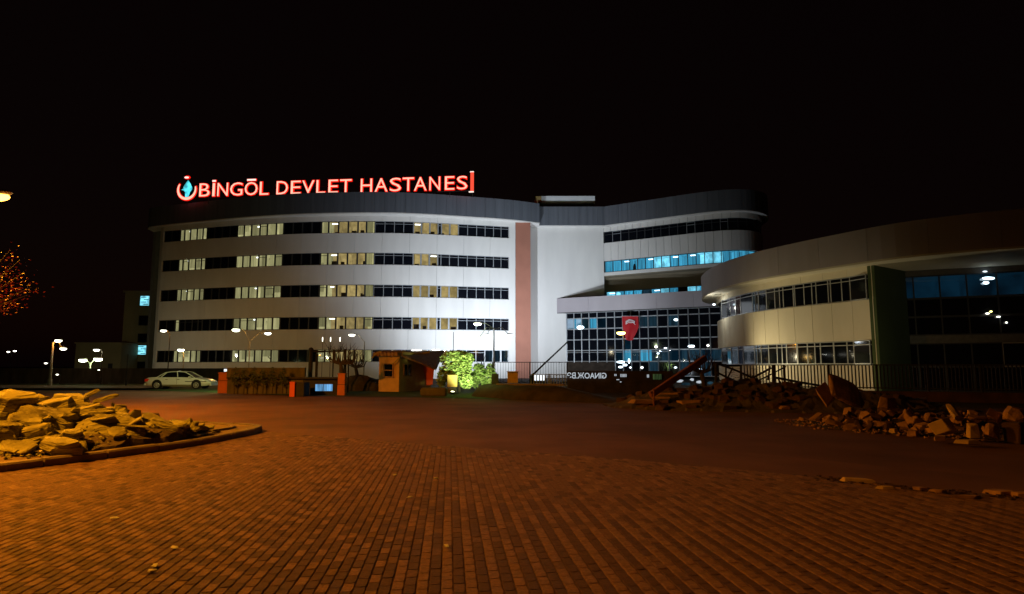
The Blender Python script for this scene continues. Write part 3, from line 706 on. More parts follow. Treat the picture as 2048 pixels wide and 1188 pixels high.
mb = MB(); mb.ball(sp(em-.08, ez+1.22*er, .12), (.30, .08, .13), nu=14, nv=8); mb.build('oval_face', M['signwhite'], ov)
mb = MB(); out = [(.08, .95), (.32, .6), (.52, .18), (.50, .02), (.30, -.25), (.18, -.72), (-.12, -.72), (-.16, -.22), (-.32, -.06), (-.56, .02), (-.34, .12), (-.36, .26), (-.22, .52)]
vs = [sp(em+x*er, ez+z*er, .08) for x, z in out]+[sp(em+x*er, ez+z*er, 0) for x, z in out]; k = len(out)
mb.poly(vs, [tuple(range(k))[::-1], tuple(range(k, 2*k))]+[(i, (i+1) % k, (i+1) % k+k, i+k) for i in range(k)]); mb.build('emblem_figure', M['signcy'], sign)
mb = MB()
for z in (BZ-.12, BZ+1.0): mb.tube([sp(em-1, z, -.2), sp(sign_t(947), z, -.2)], .035, 5)
for i in range(14):
    t = em+(sign_t(945)-em)*i/13; mb.tube([sp(t, 22.5, -.2), sp(t, BZ+1.2, -.2)], .04, 5)
mb.build('support_frame', M['black'], sign)

# ------------------------------------------------------------------ other buildings far left
fb = empty('side_block', label='dim olive four storey block behind the left end of the hospital with cyan windows', cat='building')
Yb = 92.
def wx(x, Y=Yb, y=650): return atY(x, y, Y).x
top = atY(280, 585, Yb).z
mb = MB(); mb.obox((wx(246), Yb), (wx(330), Yb), 0, top, -12, 0); mb.build('wall', M['bldg_far'], fb)
mb = MB(); mb.obox((wx(244), Yb), (wx(332), Yb), top, top+.25, -12.2, .25); mb.build('roof_edge', M['bldg_far'], fb)
for (x, y0, y1, m_) in [(281, 592, 611, 'cyanwhite'), (279, 632, 650, 'pglass'), (277, 668, 684, 'pglass'), (275, 691, 709, 'cyanwhite'), (273, 724, 738, 'pglass')]:
    a = atY(x, y0, Yb-.05); b = atY(x+17, y1, Yb-.05); mb = MB()
    for q0, q1, r0, r1 in ((a.x-.08, b.x+.08, a.z, a.z+.08), (a.x-.08, b.x+.08, b.z-.08, b.z), (a.x-.08, a.x, b.z, a.z), (b.x, b.x+.08, b.z, a.z)):
        mb.obox((q0, Yb), (q1, Yb), r0, r1, 0, .08)
    wf = mb.build('window', M['darkalu'], fb); mb = MB(); mb.obox((a.x, Yb), (b.x, Yb), b.z, a.z, .005, .03); mb.build('pane', M[m_], wf)
    if m_ == 'cyanwhite':
        mb = MB()
        for k in range(4): zc = b.z+(a.z-b.z)*(k+.5)/4; mb.obox((a.x+(.1 if k % 2 else .5), Yb), (b.x-(.45 if k % 2 else .1), Yb), zc-.05, zc+.04, .035, .05)
        mb.build('blind_slat', M['furn'], wf)
lb_ = empty('low_annex', label='low olive annex left of the dim side block', cat='building')
top2 = atY(200, 687, 88).z
mb = MB(); mb.obox((wx(155, 88), 88), (wx(246, 88), 88), 0, top2, -10, 0); mb.build('wall', M['bldg_far'], lb_)
mb = MB(); mb.obox((wx(153, 88), 88), (wx(246, 88), 88), top2, top2+.15, -10, .15); mb.build('roof_edge', M['bldg_far'], lb_)
mb = MB(); mb.obox((wx(222, 88), 88), (wx(231, 88), 88), 0, 1.9, 0, .06); mb.build('door', M['darkalu'], lb_)
# boundary wall behind the car
bw = MB(); bw.obox((-58, 56), (-21, 56), 0, 1.35, -.3, 0); bw.build('boundary_wall', M['render_dark'], label='long dark low wall running behind the white car', cat='wall')

# ------------------------------------------------------------------ street lamps
def lamp_post(name, label, px, Y, heads, ytop, group=None, pr=.06, base=True, ground=0, dark=False, power=None):
    """heads: (x, y, width_px, lens, power, colour)"""
    top = atY(px, ytop, Y); t = empty(name, (0, 0, 0), 0, label, 'street lamp', group)
    pm = M['black'] if dark else M['pole']
    mb = MB(); mb.tube([(top.x, Y, ground), (top.x, Y, top.z*.5), (top.x, Y, top.z)], pr, 10, r1=pr*.65); mb.tube([(top.x, Y, ground), (top.x, Y, ground+.5)], pr*1.5, 10); mb.build('pole', pm, t, smooth=True)
    for (x, y, wpx, lens, pw, col) in heads:
        p = atY(x, y, Y); r = max(wpx*Y/F/2, .05)
        sx = 1 if p.x > top.x else -1
        mb = MB(); mid = Vector(((p.x+top.x)/2, Y, max(p.z, top.z)+.05)); mb.tube([(top.x, Y, top.z-.05), tuple(mid), (p.x-sx*r*.5, Y, p.z+r*.35)], .03, 6); mb.build('arm', pm, t, smooth=True)
        mb = MB(); mb.ball((p.x, Y, p.z+r*.30), (r*1.05, r*.75, r*.34), nu=14, nv=6); hd = mb.build('lamp_head', pm, t, smooth=True)
        mb = MB(); mb.ball((p.x, Y-.02, p.z), (r*.98, r*.7, r*.46), nu=16, nv=8); mb.build('lens', M[lens], hd, smooth=True)
        if pw: light('lamp_light', (p.x, Y-.05, p.z-r*.75), pw, col, size=.12)
    return t
g1 = 'street lamps around the hospital grounds'
lamp_post('street_lamp', 'two armed lamp post before the lower left windows, left head glowing green', 500, 60, [(472, 660, 15, 'len_merc', 620, (1, .44, .08)), (536, 667, 13, 'len_white', 150, (1, .5, .12))], 681, g1)
lamp_post('street_lamp', 'short two headed lamp post glowing green before the low annex', 181, 58, [(166, 720.5, 16, 'len_merc', 160, MERC), (196.5, 718.5, 17, 'len_merc', 260, MERC)], 727, g1)
lamp_post('street_lamp', 'single lamp above the twin green lamps before the low annex', 205, 70, [(193.5, 700, 12, 'len_white', 500, WARMW)], 702, g1, dark=True)
lamp_post('street_lamp', 'orange lit post with two heads, tallest at the far left', 106, 50, [(117, 681.5, 14, 'len_white', 60, SODIUM), (127, 697.5, 13, 'len_white', 0, 0)], 684, g1, pr=.11)
lamp_post('street_lamp', 'lamp nearest the left corner of the hospital wing, in front of its second lowest windows', 340, 66, [(327.5, 661.5, 12, 'len_white', 380, SODIUM)], 668, g1, dark=True)
lamp_post('street_lamp', 'lamp before the lowest left hospital windows above the car', 368, 58, [(362, 700, 13, 'len_merc', 130, (1, .5, .1))], 706, g1, pr=.05)
lamp_post('street_lamp', 'grey post with one lamp head left of the orange kiosk', 729, 56, [(704, 670, 13, 'len_white', 130, WARMW)], 683, g1, pr=.07)
lamp_post('street_lamp', 'grey post with several heads before the red stripe, one glowing green', 988, 56, [(972, 671, 12, 'len_white', 60, COOL), (1020, 670.5, 12, 'len_white', 60, COOL), (957.5, 675.5, 8, 'len_white', 0, 0), (955, 648, 15, 'len_merc', 70, MERC)], 656, g1, pr=.09)
lamp_post('street_lamp', 'yellow glowing lamp on a thin post before the glazed hall', 1249, 50, [(1242, 666, 17, 'len_yel', 60, SODIUM)], 680, g1, pr=.04, dark=True)
lamp_post('street_lamp', 'unlit double lamp post above the green tree', 907, 60, [], 664, g1, pr=.04, dark=True)
far = [(17, 703.5, 6), (30, 702, 6.5), (92, 726.5, 6), (115, 749, 5), (198, 740, 4), (1549, 469, 3)]
for i, (x, y, wpx) in enumerate(far[:5]):
    lamp_post('street_lamp', ['distant lamp at the extreme left, lower of a close pair', 'distant lamp at the left, higher of a close pair', 'small distant lamp just left of the orange lit post', 'lowest small lamp by the dark ground left of the annex', 'tiny low lamp below the twin green lamps'][i],
              x+6, (110, 110, 95, 54, 54)[i], [(x, y, wpx, 'len_white', 0, 0)], y+1.5, g1, pr=.035, dark=True)
# near sodium lamps: one at the left frame edge, its twin further along the road
def road_lamp(loc, toward, label, power, visible_r=.24, col=SODIUM, aim=1, blend=1):
    t = empty('road_lamp', (0, 0, 0), 0, label, 'street lamp', 'sodium lamps along the road')
    x, y, z = loc; bx, by = x-toward[0]*1.6, y-toward[1]*1.6
    mb = MB(); mb.tube([(bx, by, 0), (bx, by, z-.6), (bx+toward[0]*.4, by+toward[1]*.4, z+.1), (x-toward[0]*.3, y-toward[1]*.3, z+.22)], .09, 10, r1=.045); mb.build('pole', M['pole'], t, smooth=True)
    mb = MB(); mb.ball((x, y, z+.14), (.42, .2, .11), nu=14, nv=6); hd = mb.build('lamp_head', M['pole'], t, smooth=True)
    mb = MB(); mb.ball((x, y, z), (visible_r, .17, .13), nu=14, nv=8); mb.build('lens', M['len_sod'], hd, smooth=True)
    light('lamp_light', (x, y, z-.22), power, col, 'SPOT', .16, (x+toward[0]*aim, y+toward[1]*aim, 0), 172, blend)
lp = atY(-3, 394, 19.0)
road_lamp(lp, (1, 0), 'bright sodium road lamp at the left edge of the view', 9500, visible_r=.34, aim=1.0, blend=.35)
road_lamp((-12.2, 8.2, 8.3), (1, 0), 'second sodium road lamp standing left of the view by the island', 10500, aim=.6)

# ------------------------------------------------------------------ floodlights on the plaza
def flood(x, y, label, tgt, power, ang=100, col=COOL, z=.5):
    t = empty('floodlight', (0, 0, 0), 0, label, 'floodlight', 'floodlights on the plaza')
    d = (Vector(tgt)-Vector((x, y, z))).normalized(); q = d.to_track_quat('-Z', 'Y').to_matrix()
    mb = MB(); mb.box((x, y, z), (.4, .3, .16), q); mb.build('housing', M['black'], t)
    mb = MB(); mb.box(Vector((x, y, z))+d*.085, (.34, .24, .02), q); mb.build('lens', M['lampcool'], t)
    mb = MB(); mb.tube([(x, y, 0), (x, y, z-.1)], .04, 6); mb.build('stand', M['black'], t)
    light('flood_light', Vector((x, y, z))+d*.15, power, col, 'SPOT', .12, tgt, ang, .9)
flood(6.5, 64.5, 'floodlight on the plaza aimed at the flat white wall', (5, 83, 13), 11000, 105)
flood(-3.5, 63.5, 'floodlight beside the first, aimed at the right end of the long wing', (-6, 78, 12), 19000, 108)
flood(11.5, 64.5, 'floodlight near the round wing, aimed at the rounded centre block', (20, 77, 15), 3000, 110)
light('soffit_lamp_light', (16.9, 52.5, 6.4), 90, (1, .97, .85), size=.1)
t = empty('yard_light', (0, 0, 0), 0, 'warm ground light aimed at the cream round wing', 'floodlight')
mb = MB(); mb.box((13.9, 45.5, .5), (.3, .3, .16)); mb.build('housing', M['black'], t)
light('wing_spot_light', (13.9, 45.5, .7), 1300, (1, .82, .46), 'SPOT', .15, (19.5, 42.6, 4.2), 105, 1)
light('wing_spot_light', (17.5, 31.8, 1.0), 400, (1, .80, .42), 'SPOT', .15, (22.5, 39, 3.5), 90, 1)  # added spot without a fixture, brightens the green side wall

# ------------------------------------------------------------------ white car
def car():
    t = empty('car', (0, 0, 0), 0, 'white saloon car parked before the low wall, facing right', 'car')
    L, Wd = 4.9, 1.7
    prof = [(-2.45, .44, .74), (-2.40, .28, .84), (-2.2, .25, .90), (-1.7, .24, .915), (-1.1, .24, .925), (-.4, .22, .93), (.3, .22, .915), (.8, .22, .90), (1.2, .22, .875), (1.7, .23, .80), (2.1, .25, .72), (2.35, .30, .62), (2.46, .36, .52)]
    mb = MB(); vs = []
    for i, (x, zb, zt) in enumerate(prof):
        e = max(0, 1-min(x+2.45, 2.46-x)/.5); w_ = Wd/2*(1-.16*e*e); mid = (zb+zt)/2
        sec = [(-w_*.86, zb), (-w_*.97, zb+.10), (-w_, mid), (-w_*.965, zt-.07), (-w_*.88, zt), (0, zt+.02), (w_*.88, zt), (w_*.965, zt-.07), (w_, mid), (w_*.97, zb+.10), (w_*.86, zb)]
        vs += [(x, y, z) for y, z in sec]
    k = 11; n = len(prof)
    fs = [(i*k+j, i*k+j+1, (i+1)*k+j+1, (i+1)*k+j) for i in range(n-1) for j in range(k-1)]+[tuple(range(k))[::-1], tuple(range((n-1)*k, n*k))]
    fs += [(i*k, (i+1)*k, (i+1)*k+k-1, i*k+k-1) for i in range(n-1)]
    mb.poly(vs, fs)
    # cabin shell: pillars and roof around the openings
    rf = [(-1.62, .92, .70), (-1.05, 1.27, .58), (-.75, 1.335, .565), (-.2, 1.36, .56), (.25, 1.335, .565), (.5, 1.28, .58), (1.18, .90, .70)]
    vs = []
    for x, z, hw in rf: vs += [(x, -hw, z), (x, -hw*.8, z+.03), (x, 0, z+.045), (x, hw*.8, z+.03), (x, hw, z)]
    mb.poly(vs[5:30], [(i*5+j, (i)*5+j+1, (i+1)*5+j+1, (i+1)*5+j) for i in range(4) for j in range(4)])
    mb.build('body', M['carpaint'], t, smooth=True)
    g = MB()   # glasshouse
    belt = [(-1.60, .905, .745), (-1.0, .91, .76), (0, .92, .765), (.6, .91, .76), (1.22, .875, .73)]
    topr = [(-1.02, 1.26, .585), (-.75, 1.325, .57), (-.1, 1.345, .565), (.28, 1.32, .57), (.5, 1.27, .585)]
    for sgn in (-1, 1):
        for (a, b, c_, d) in zip(belt, belt[1:], topr, topr[1:]):
            q = [(a[0], sgn*a[2], a[1]), (b[0], sgn*b[2], b[1]), (d[0], sgn*d[2], d[1]), (c_[0], sgn*c_[2], c_[1])]
            g.face(q if sgn < 0 else q[::-1])
    g.face([(1.22, -.73, .875), (1.22, .73, .875), (.5, .585, 1.27), (.5, -.585, 1.27)])
    g.face([(-1.6, .745, .905), (-1.6, -.745, .905), (-1.02, -.585, 1.26), (-1.02, .585, 1.26)])
    g.build('side_glass', M['carglass'], t)
    pl = MB()
    for sgn in (-1, 1):
        for pts in ([(-1.6, .752, .91), (-1.36, .735, 1.06), (-1.03, .595, 1.275), (-.6, .58, 1.345), (0, .575, 1.36), (.3, .58, 1.335), (.52, .592, 1.28), (1.24, .738, .88)], [(-1.28, .76, .92), (-.92, .61, 1.28)], [(-.02, .772, .92), (-.16, .585, 1.345)]):
            pl.tube([(x, sgn*y, z) for x, y, z in pts], .035, 6)
    pl.build('pillar', M['carpaint'], t, smooth=True)
    fl = MB()
    for sgn in (-1, 1):
        fl.box((1.38, sgn*.86, .60), (1.6, .012, .05)); fl.box((.05, sgn*.862, .33), (3.0, .012, .03))
        fl.box((-.05, sgn*.866, .62), (.012, .006, .52))
    fl.build('side_strip', M['tyre'], t)
    for nm, x in (('door_handle', -.82), ('door_handle', -.18+.5-.25)):
        for sgn in (-1, 1): h = MB(); h.box((x, sgn*.862, .76), (.16, .03, .03)); h.build(nm, M['tyre'], t)
    for sgn in (-1, 1):
        h = MB(); h.box((.92, sgn*.86, .93), (.16, .16, .11)); h.build('wing_mirror', M['carpaint'], t)
        h = MB(); h.box((-2.30, sgn*.655, .70), (.34, .30, .20), taper=.96); h.build('tail_light', M['tail'], t)
        h = MB(); h.ball((2.22, sgn*.60, .58), (.2, .18, .08)); h.build('headlight', M['headl'], t, smooth=True)
    h = MB(); h.box((-2.44, 0, .38), (.10, 1.5, .16)); h.box((2.44, 0, .34), (.10, 1.45, .16)); h.build('bumper', M['carpaint'], t)
    h = MB(); h.box((-2.475, 0, .62), (.02, .42, .12)); h.build('number_plate', M['paper'], t)
    for x in (-1.52, 1.42):
        for sgn in (-1, 1):
            a = MB()   # dark wheel arch
            a.tube([(x, sgn*.70, .37), (x, sgn*.853, .37)], .375, 20); a.build('wheel_arch', M['tyre'], t)
            a = MB(); a.tube([(x, sgn*.68, .31), (x, sgn*.872, .31)], .31, 24); wl = a.build('tyre', M['tyre'], t, smooth=True)
            a = MB(); a.tube([(x, sgn*.87, .31), (x, sgn*.882, .31)], .065, 12)
            for k in range(7):
                an = 2*math.pi*k/7; a.tube([(x+math.cos(an)*.05, sgn*.88, .31+math.sin(an)*.05), (x+math.cos(an)*.18, sgn*.878, .31+math.sin(an)*.18)], .026, 5)
            ring = [(x+math.cos(2*math.pi*k/20)*.19, sgn*.876, .31+math.sin(2*math.pi*k/20)*.19) for k in range(21)]; a.tube(ring, .02, 5)
            a.build('rim', M['rim'], wl, smooth=True)
    p0 = atY(361, 742, 42.5)
    t.location = (p0.x-.1, 43.0, .01); t.rotation_euler = (0, 0, R(5)); t.scale = (.86, .9, .86)
car()

# ------------------------------------------------------------------ entrance pillars, booth, gate, kiosk
def pbox(x0, x1, y0, y1, Y, depth, mb=None):      # box from photo extents, standing at distance Y
    a = atY(x0, y0, Y); b = atY(x1, y1, Y); mb = mb or MB()
    mb.box(((a.x+b.x)/2, Y+depth/2, (a.z+b.z)/2), (b.x-a.x, depth, a.z-b.z)); return mb
def pillar(x0, x1, y0, Y, m_, label, split=None):
    t = empty('gate_pillar', label=label, cat='pillar', group='orange gate pillars')
    a = atY(x0, y0, Y); b = atY(x1, y0, Y); wd = b.x-a.x; cx = (a.x+b.x)/2; H = a.z
    if split:
        zs = H*split; mb = MB(); mb.box((cx, Y+wd/2, zs/2), (wd, wd, zs)); mb.build('lower_block', m_, t)
        mb = MB(); mb.box((cx, Y+wd/2, (zs+.03+H)/2), (wd*.95, wd*.95, H-zs-.03)); mb.build('upper_block', m_, t)
        mb = MB(); mb.box((cx, Y+wd/2, zs+.015), (wd*.8, wd*.8, .03)); mb.build('joint', M['black'], t)
    else:
        mb = MB(); mb.box((cx, Y+wd/2, H/2), (wd, wd, H)); mb.build('shaft', m_, t)
    mb = MB(); mb.box((cx, Y+wd/2, H+.03), (wd*1.1, wd*1.1, .06)); mb.build('cap', m_, t)
    return t
pillar(437, 455, 747, 36.2, M['orange'], 'orange pillar with a small lamp, just right of the car', .62)
pillar(579.5, 589.5, 766, 32.0, M['redorange'], 'low narrow red orange pillar, middle of the three', None)
pillar(675.5, 690, 749, 33.5, M['orange'], 'two block orange pillar right of the blue window under the bare tree', .5)
t = empty('pillar_lamp', label='small white lantern on top of the orange pillar by the car', cat='lantern')
pbox(448, 457, 738, 743, 36.4, .2).build('lantern_hood', M['whitebright'], t)
pbox(451, 454, 743, 747, 36.4, .06).build('bracket', M['black'], t)
p = atY(447, 741, 36.4); light('lantern_light', (p.x-.3, 38.2, p.z+.35), 150, (.62, 1, .28), size=.08)
light('car_fill_light', (-20.5, 38.0, 3.4), 240, (1, 1, .5), size=.1)  # added fill without a fixture, brightens the car
lamp_post('street_lamp', 'thin dark post with shaded lamp left of the white car', 256, 47, [], 708, g1, pr=.035, dark=True)
mb = pbox(588.5, 607, 765, 793, 32.1, .9); mb.build('bin_cabinet', M['black'], label='dark cabinet attached beside the red orange pillar', cat='cabinet')
# stained wall panel behind the pillars, with hedge columns
t = empty('stained_wall', label='stained low wall between the orange pillar and the gate', cat='wall')
pbox(455, 608, 757, 789, 35.4, .25).build('lower_wall', M['render_dark'], t)
pbox(454, 609, 735.5, 757, 35.9, .2).build('upper_wall', M['render_dark'], t)
pbox(453, 609, 754.5, 757.5, 35.2, .5).build('coping', M['soil'], t)
def leafcloud(mb, c, r, n, sz, m=0, flat=.3):
    for _ in range(n):
        while 1:
            p = Vector((random.uniform(-1, 1), random.uniform(-1, 1), random.uniform(-1, 1)))
            if .25 < p.length < 1: break
        p = Vector((p.x*r[0], p.y*r[1], p.z*r[2]))+Vector(c)
        a = Vector((random.gauss(0, 1), random.gauss(0, 1), random.gauss(0, flat))).normalized()*sz*random.uniform(.6, 1.3)
        b = a.cross(Vector((random.gauss(0, 1), random.gauss(0, 1), random.gauss(0, 1)))).normalized()*sz*random.uniform(.3, .6)
        mb.face([p-a, p-b*.9, p+a, p+b], m)
for i, x in enumerate((470, 489, 508, 527, 546, 566)):
    t = empty('hedge_shrub', label='%s dark clipped shrub along the stained wall' % ['first', 'second', 'third', 'fourth', 'fifth', 'sixth and last'][i]+' counted from the car', cat='shrub', group='shrubs along the stained wall')
    p = atY(x, 748, 35.0); mb = MB(); leafcloud(mb, (p.x, 35.0, .95), (.26, .22, .55), 260, .06); mb.build('foliage', M['leafd'], t)
    mb = MB(); mb.tube([(p.x, 35, 0), (p.x+.03, 35, .7)], .03, 5); mb.build('stem', M['bark'], t)
# dark guard booth with blue window
t = empty('guard_booth', label='dark guard booth with a bright blue window between the pillars', cat='booth')
pbox(606, 674, 757, 792, 33.8, 1.6).build('walls', M['black'], t)
pbox(604, 676, 755, 758, 33.6, 2.0).build('roof', M['black'], t)
for k, (a, b) in enumerate(((631, 645.5), (647.5, 664.5))):
    mb = pbox(a-1, b+1, 767.5, 783, 33.77, .03); wf = mb.build('window', M['darkalu'], t)
    mb = pbox(a, b, 768.5, 782, 33.75, .015); mb.build('pane', M['bluewin'], wf)
pbox(614.5, 616.5, 786, 790, 33.3, .1).build('marker_light', M['dimgreen'], t)
t = empty('gate_posts', label='tall dark gate frame with two thick posts behind the booth', cat='gate')
p = atY(622, 700, 37); mb = MB(); mb.tube([(p.x, 37, 0), (p.x, 37, p.z)], .13, 10); mb.ball((p.x, 37, p.z), (.16, .16, .16)); mb.build('post', M['black'], t, smooth=True)
for x, yy, r in ((634, 708, .08), (691, 698, .08), (698, 698, .04), (667, 700, .045)):
    p = atY(x, yy, 37); mb = MB(); mb.tube([(p.x, 37, 0), (p.x, 37, p.z)], r, 8); mb.build('post', M['black'], t)
a, b = atY(622, 703, 37), atY(692, 702, 37); mb = MB(); mb.tube([a, b], .05, 6); mb.build('top_rail', M['black'], t)
for i, x in enumerate((645.5, 661.5, 680.5)):
    t = empty('flagpole', label=['left', 'middle', 'right'][i]+' one of three thin poles with bright tips above the booth', cat='pole', group='three thin poles above the booth')
    p = atY(x, 684, 50); q = atY(x, 674, 50); mb = MB(); mb.tube([(p.x, 50, 0), (p.x, 50, p.z)], .025, 6, r1=.015); mb.build('shaft', M['black'], t)
    mb = MB(); mb.tube([(p.x, 50, p.z+.01), (p.x, 50, q.z)], .05, 8); mb.build('tip', M['paper'], t); 
    mb = MB(); mb.tube([(p.x, 49.92, p.z+.05), (p.x, 49.92, q.z-.03)], .018, 6); mb.build('tip_streak', M['len_white'], t)  # emissive streak put on the tip for its bright stroke
# bare pollarded tree
def bare_tree(x, Y, yb, yt, label, spread=.9, n=15, seed=1):
    rnd = random.Random(seed); t = empty('bare_tree', label=label, cat='tree'); b = atY(x, yb, Y); top = atY(x, yt, Y).z; fork = b.z+(top-b.z)*.35
    mb = MB(); mb.tube([(b.x+.15, Y, 0), (b.x+.06, Y, fork*.7), (b.x-.05, Y, fork+.1)], .14, 9, r1=.10); mb.build('trunk', M['bark'], t, smooth=True)
    mb = MB()
    for i in range(n):
        a = rnd.uniform(-1, 1); q = Vector((b.x-.05, Y, fork)); e = Vector((b.x+a*spread, Y+rnd.uniform(-.5, .5), top-rnd.uniform(0, .35)*abs(a)-rnd.uniform(0, .4)))
        m1 = q.lerp(e, .4)+Vector((a*spread*.35, 0, -.1)); pts = [q, m1, m1.lerp(e, .5)+Vector((rnd.uniform(-.1, .1), 0, .05)), e]
        mb.tube(pts, .055, 5, r1=.012)
        for k in range(3):
            s_ = pts[2].lerp(e, rnd.random()); mb.tube([s_, s_+Vector((rnd.uniform(-.35, .35), rnd.uniform(-.2, .2), rnd.uniform(.1, .5)))], .014, 4, r1=.006)
    mb.build('limb', M['bark'], t)
bare_tree(682, 35.5, 750, 690, 'bare pollarded tree above the two block orange pillar', .95, 18, 3)
bare_tree(712, 42, 755, 700, 'small leafless tree before the windows right of the bare pollard', .8, 12, 9)
bare_tree(1405, 31, 770, 705, 'thin leafless shrub beside the raised plank', .7, 14, 12)
mb = MB()
for (x, y, rx, rz) in ((718, 768, 1.5, .55), (745, 772, 1.0, .4), (696, 775, .8, .35)): p = atY(x, y, 40); mb.ball((p.x, 40, 0), (rx, 1.0, p.z+rz), nu=16, nv=8, jit=.06)
mb.build('earth_mound', M['soil'], kind='structure')

# kiosk
def kiosk():
    t = empty('kiosk', label='small ochre kiosk with tiled eaves and a brown lean-to roof', cat='kiosk')
    A = Vector(atY(757, 780, 38.6).xy); B = Vector(atY(797.5, 783, 37.9).xy); Cc = Vector(atY(862, 778, 41.5).xy); H = 2.14
    mb = MB(); mb.obox(A, B, 0, H, -.12, 0); mb.build('front_wall', M['ochre'], t)
    mb = MB(); mb.obox(B, Cc, 0, H-.15, -.12, 0); mb.build('side_wall', M['ochre'], t)
    mb = MB(); mb.obox(A+Vector((.1, .2)), A+Vector((1.0, 3.4)), 0, H, 0, .1); mb.obox(A+Vector((1.0, 3.4)), Cc, 0, H-.2, 0, .1); mb.build('rear_wall', M['ochre'], t)
    d = (B-A).normalized(); e = (Cc-B).normalized()
    def on(base, dr, s_, off=0): q = base+dr*s_; n_ = Vector((dr.y, -dr.x)); q = q+n_*off; return q
    L = (B-A).length
    f0, f1 = L*.30, L*.70; z0, z1 = .92, 1.66
    mb = MB()
    for q0, q1, r0, r1 in ((f0-.06, f1+.06, z1, z1+.06), (f0-.1, f1+.12, z0-.08, z0), (f0-.06, f0, z0, z1), (f1, f1+.06, z0, z1), (f0, f1, (z0+z1)/2-.03, (z0+z1)/2+.03)):
        mb.obox(on(A, d, q0), on(A, d, q1), r0, r1, 0, .07)
    wf = mb.build('window', M['tile'], t)
    for r0, r1 in ((z0, (z0+z1)/2-.03), ((z0+z1)/2+.03, z1)):
        mb = MB(); mb.obox(on(A, d, f0), on(A, d, f1), r0, r1, .005, .02); mb.build('pane', M['pglass'], wf)
    mb = MB()
    for q0, q1, r0, r1 in ((.45, 1.35, 1.62, 1.68), (.45, 1.35, .92, .98), (.45, .51, .98, 1.62), (1.29, 1.35, .98, 1.62), (.87, .93, .98, 1.62)):
        mb.obox(on(B, e, q0), on(B, e, q1), r0, r1, 0, .06)
    wf = mb.build('window', M['tile'], t)
    mb = MB(); mb.obox(on(B, e, .51), on(B, e, 1.29), .98, 1.62, .004, .02); mb.build('pane', M['pglass'], wf)
    # hood of curved tiles over the front
    z = H+.02; mb = MB(); mb.obox(A-d*.25, B+d*.12, z, z+.16, -.5, .28); mb.build('eave_beam', M['tile'], t)
    n = 7
    for i in range(n):
        q = A-d*.25+d*(L+.37)*(i+.5)/n; nn = Vector((d.y, -d.x)); mb = MB()
        mb.tube([(*(q+nn*-.45), z+.24), (*(q+nn*.34), z+.10)], (L+.37)/n*.47, 7); mb.build('roof_tile', M['tile'], t, smooth=True)
    for (pa, pb) in (((754, 706), (744, 716)),):
        a, b = atY(*pa, 38.3), atY(*pb, 38.2); mb = MB(); mb.tube([a+Vector((.3, 0, .06)), a, b], .08, 8, r1=.04); mb.build('eave_hook', M['box'], t, smooth=True)
    a, b, c_ = atY(803, 706, 38.0), atY(845, 707, 39.5), atY(860, 704, 39.5)
    mb = MB(); mb.tube([a, a.lerp(b, .5)+Vector((0, 0, -.03)), b, c_], .10, 8, r1=.05); mb.build('eave_gutter', M['box'], t, smooth=True)
    a, b = atY(797, 716, 37.7), atY(782, 728, 37.75); mb = MB(); mb.tube([a, a.lerp(b, .5)+Vector((0, 0, -.08)), b], .05, 6, r1=.03); mb.build('down_pipe', M['box'], t, smooth=True)
    # lean-to roof sloping down to the right and back
    P = [atY(800, 709, 37.8), atY(872, 738, 39.6), atY(889, 701, 44.5), atY(806, 702, 43.0)]
    vs = [tuple(p) for p in P]+[(p.x, p.y, p.z-.09) for p in P]
    mb = MB(); mb.poly(vs, [(0, 1, 2, 3), (7, 6, 5, 4), (0, 4, 5, 1), (1, 5, 6, 2), (2, 6, 7, 3), (3, 7, 4, 0)]); rf = mb.build('lean_to_roof', M['tile'], t)
    for i in range(9):
        u_ = (i+.5)/9; a = P[0].lerp(P[1], u_); b = P[3].lerp(P[2], u_); mb = MB(); mb.tube([a+Vector((0, 0, .02)), b+Vector((0, 0, .02))], .035, 5); mb.build('roof_rib', M['tile'], rf)
    # orange tapering panel under the roof end
    P = [atY(845, 727, 40.5), atY(868, 737, 40.5), atY(865, 769, 40.5), atY(853, 771, 40.5)]
    vs = [tuple(p) for p in P]+[(p.x, p.y+.12, p.z) for p in P]
    mb = MB(); mb.poly(vs, [(3, 2, 1, 0), (4, 5, 6, 7), (0, 1, 5, 4), (1, 2, 6, 5), (2, 3, 7, 6), (3, 0, 4, 7)]); mb.build('orange_panel', M['redorange'], t)
kiosk()
light('canopy_tube_light', tuple(atY(835, 701, 45)), 40, WARMW, size=.1)
for i, (x, y, w_) in enumerate(((833, 700.5, 18), (872, 700, 15))):
    t = MB(); p = atY(x, y, 46); t.box(p, (w_*46/F, .15, .09)); o = t.build('tube_light', M['lampwhite'], label=['left', 'right'][i]+' one of two white tube lights above the kiosk roof', cat='light', group='tube lights above the kiosk')

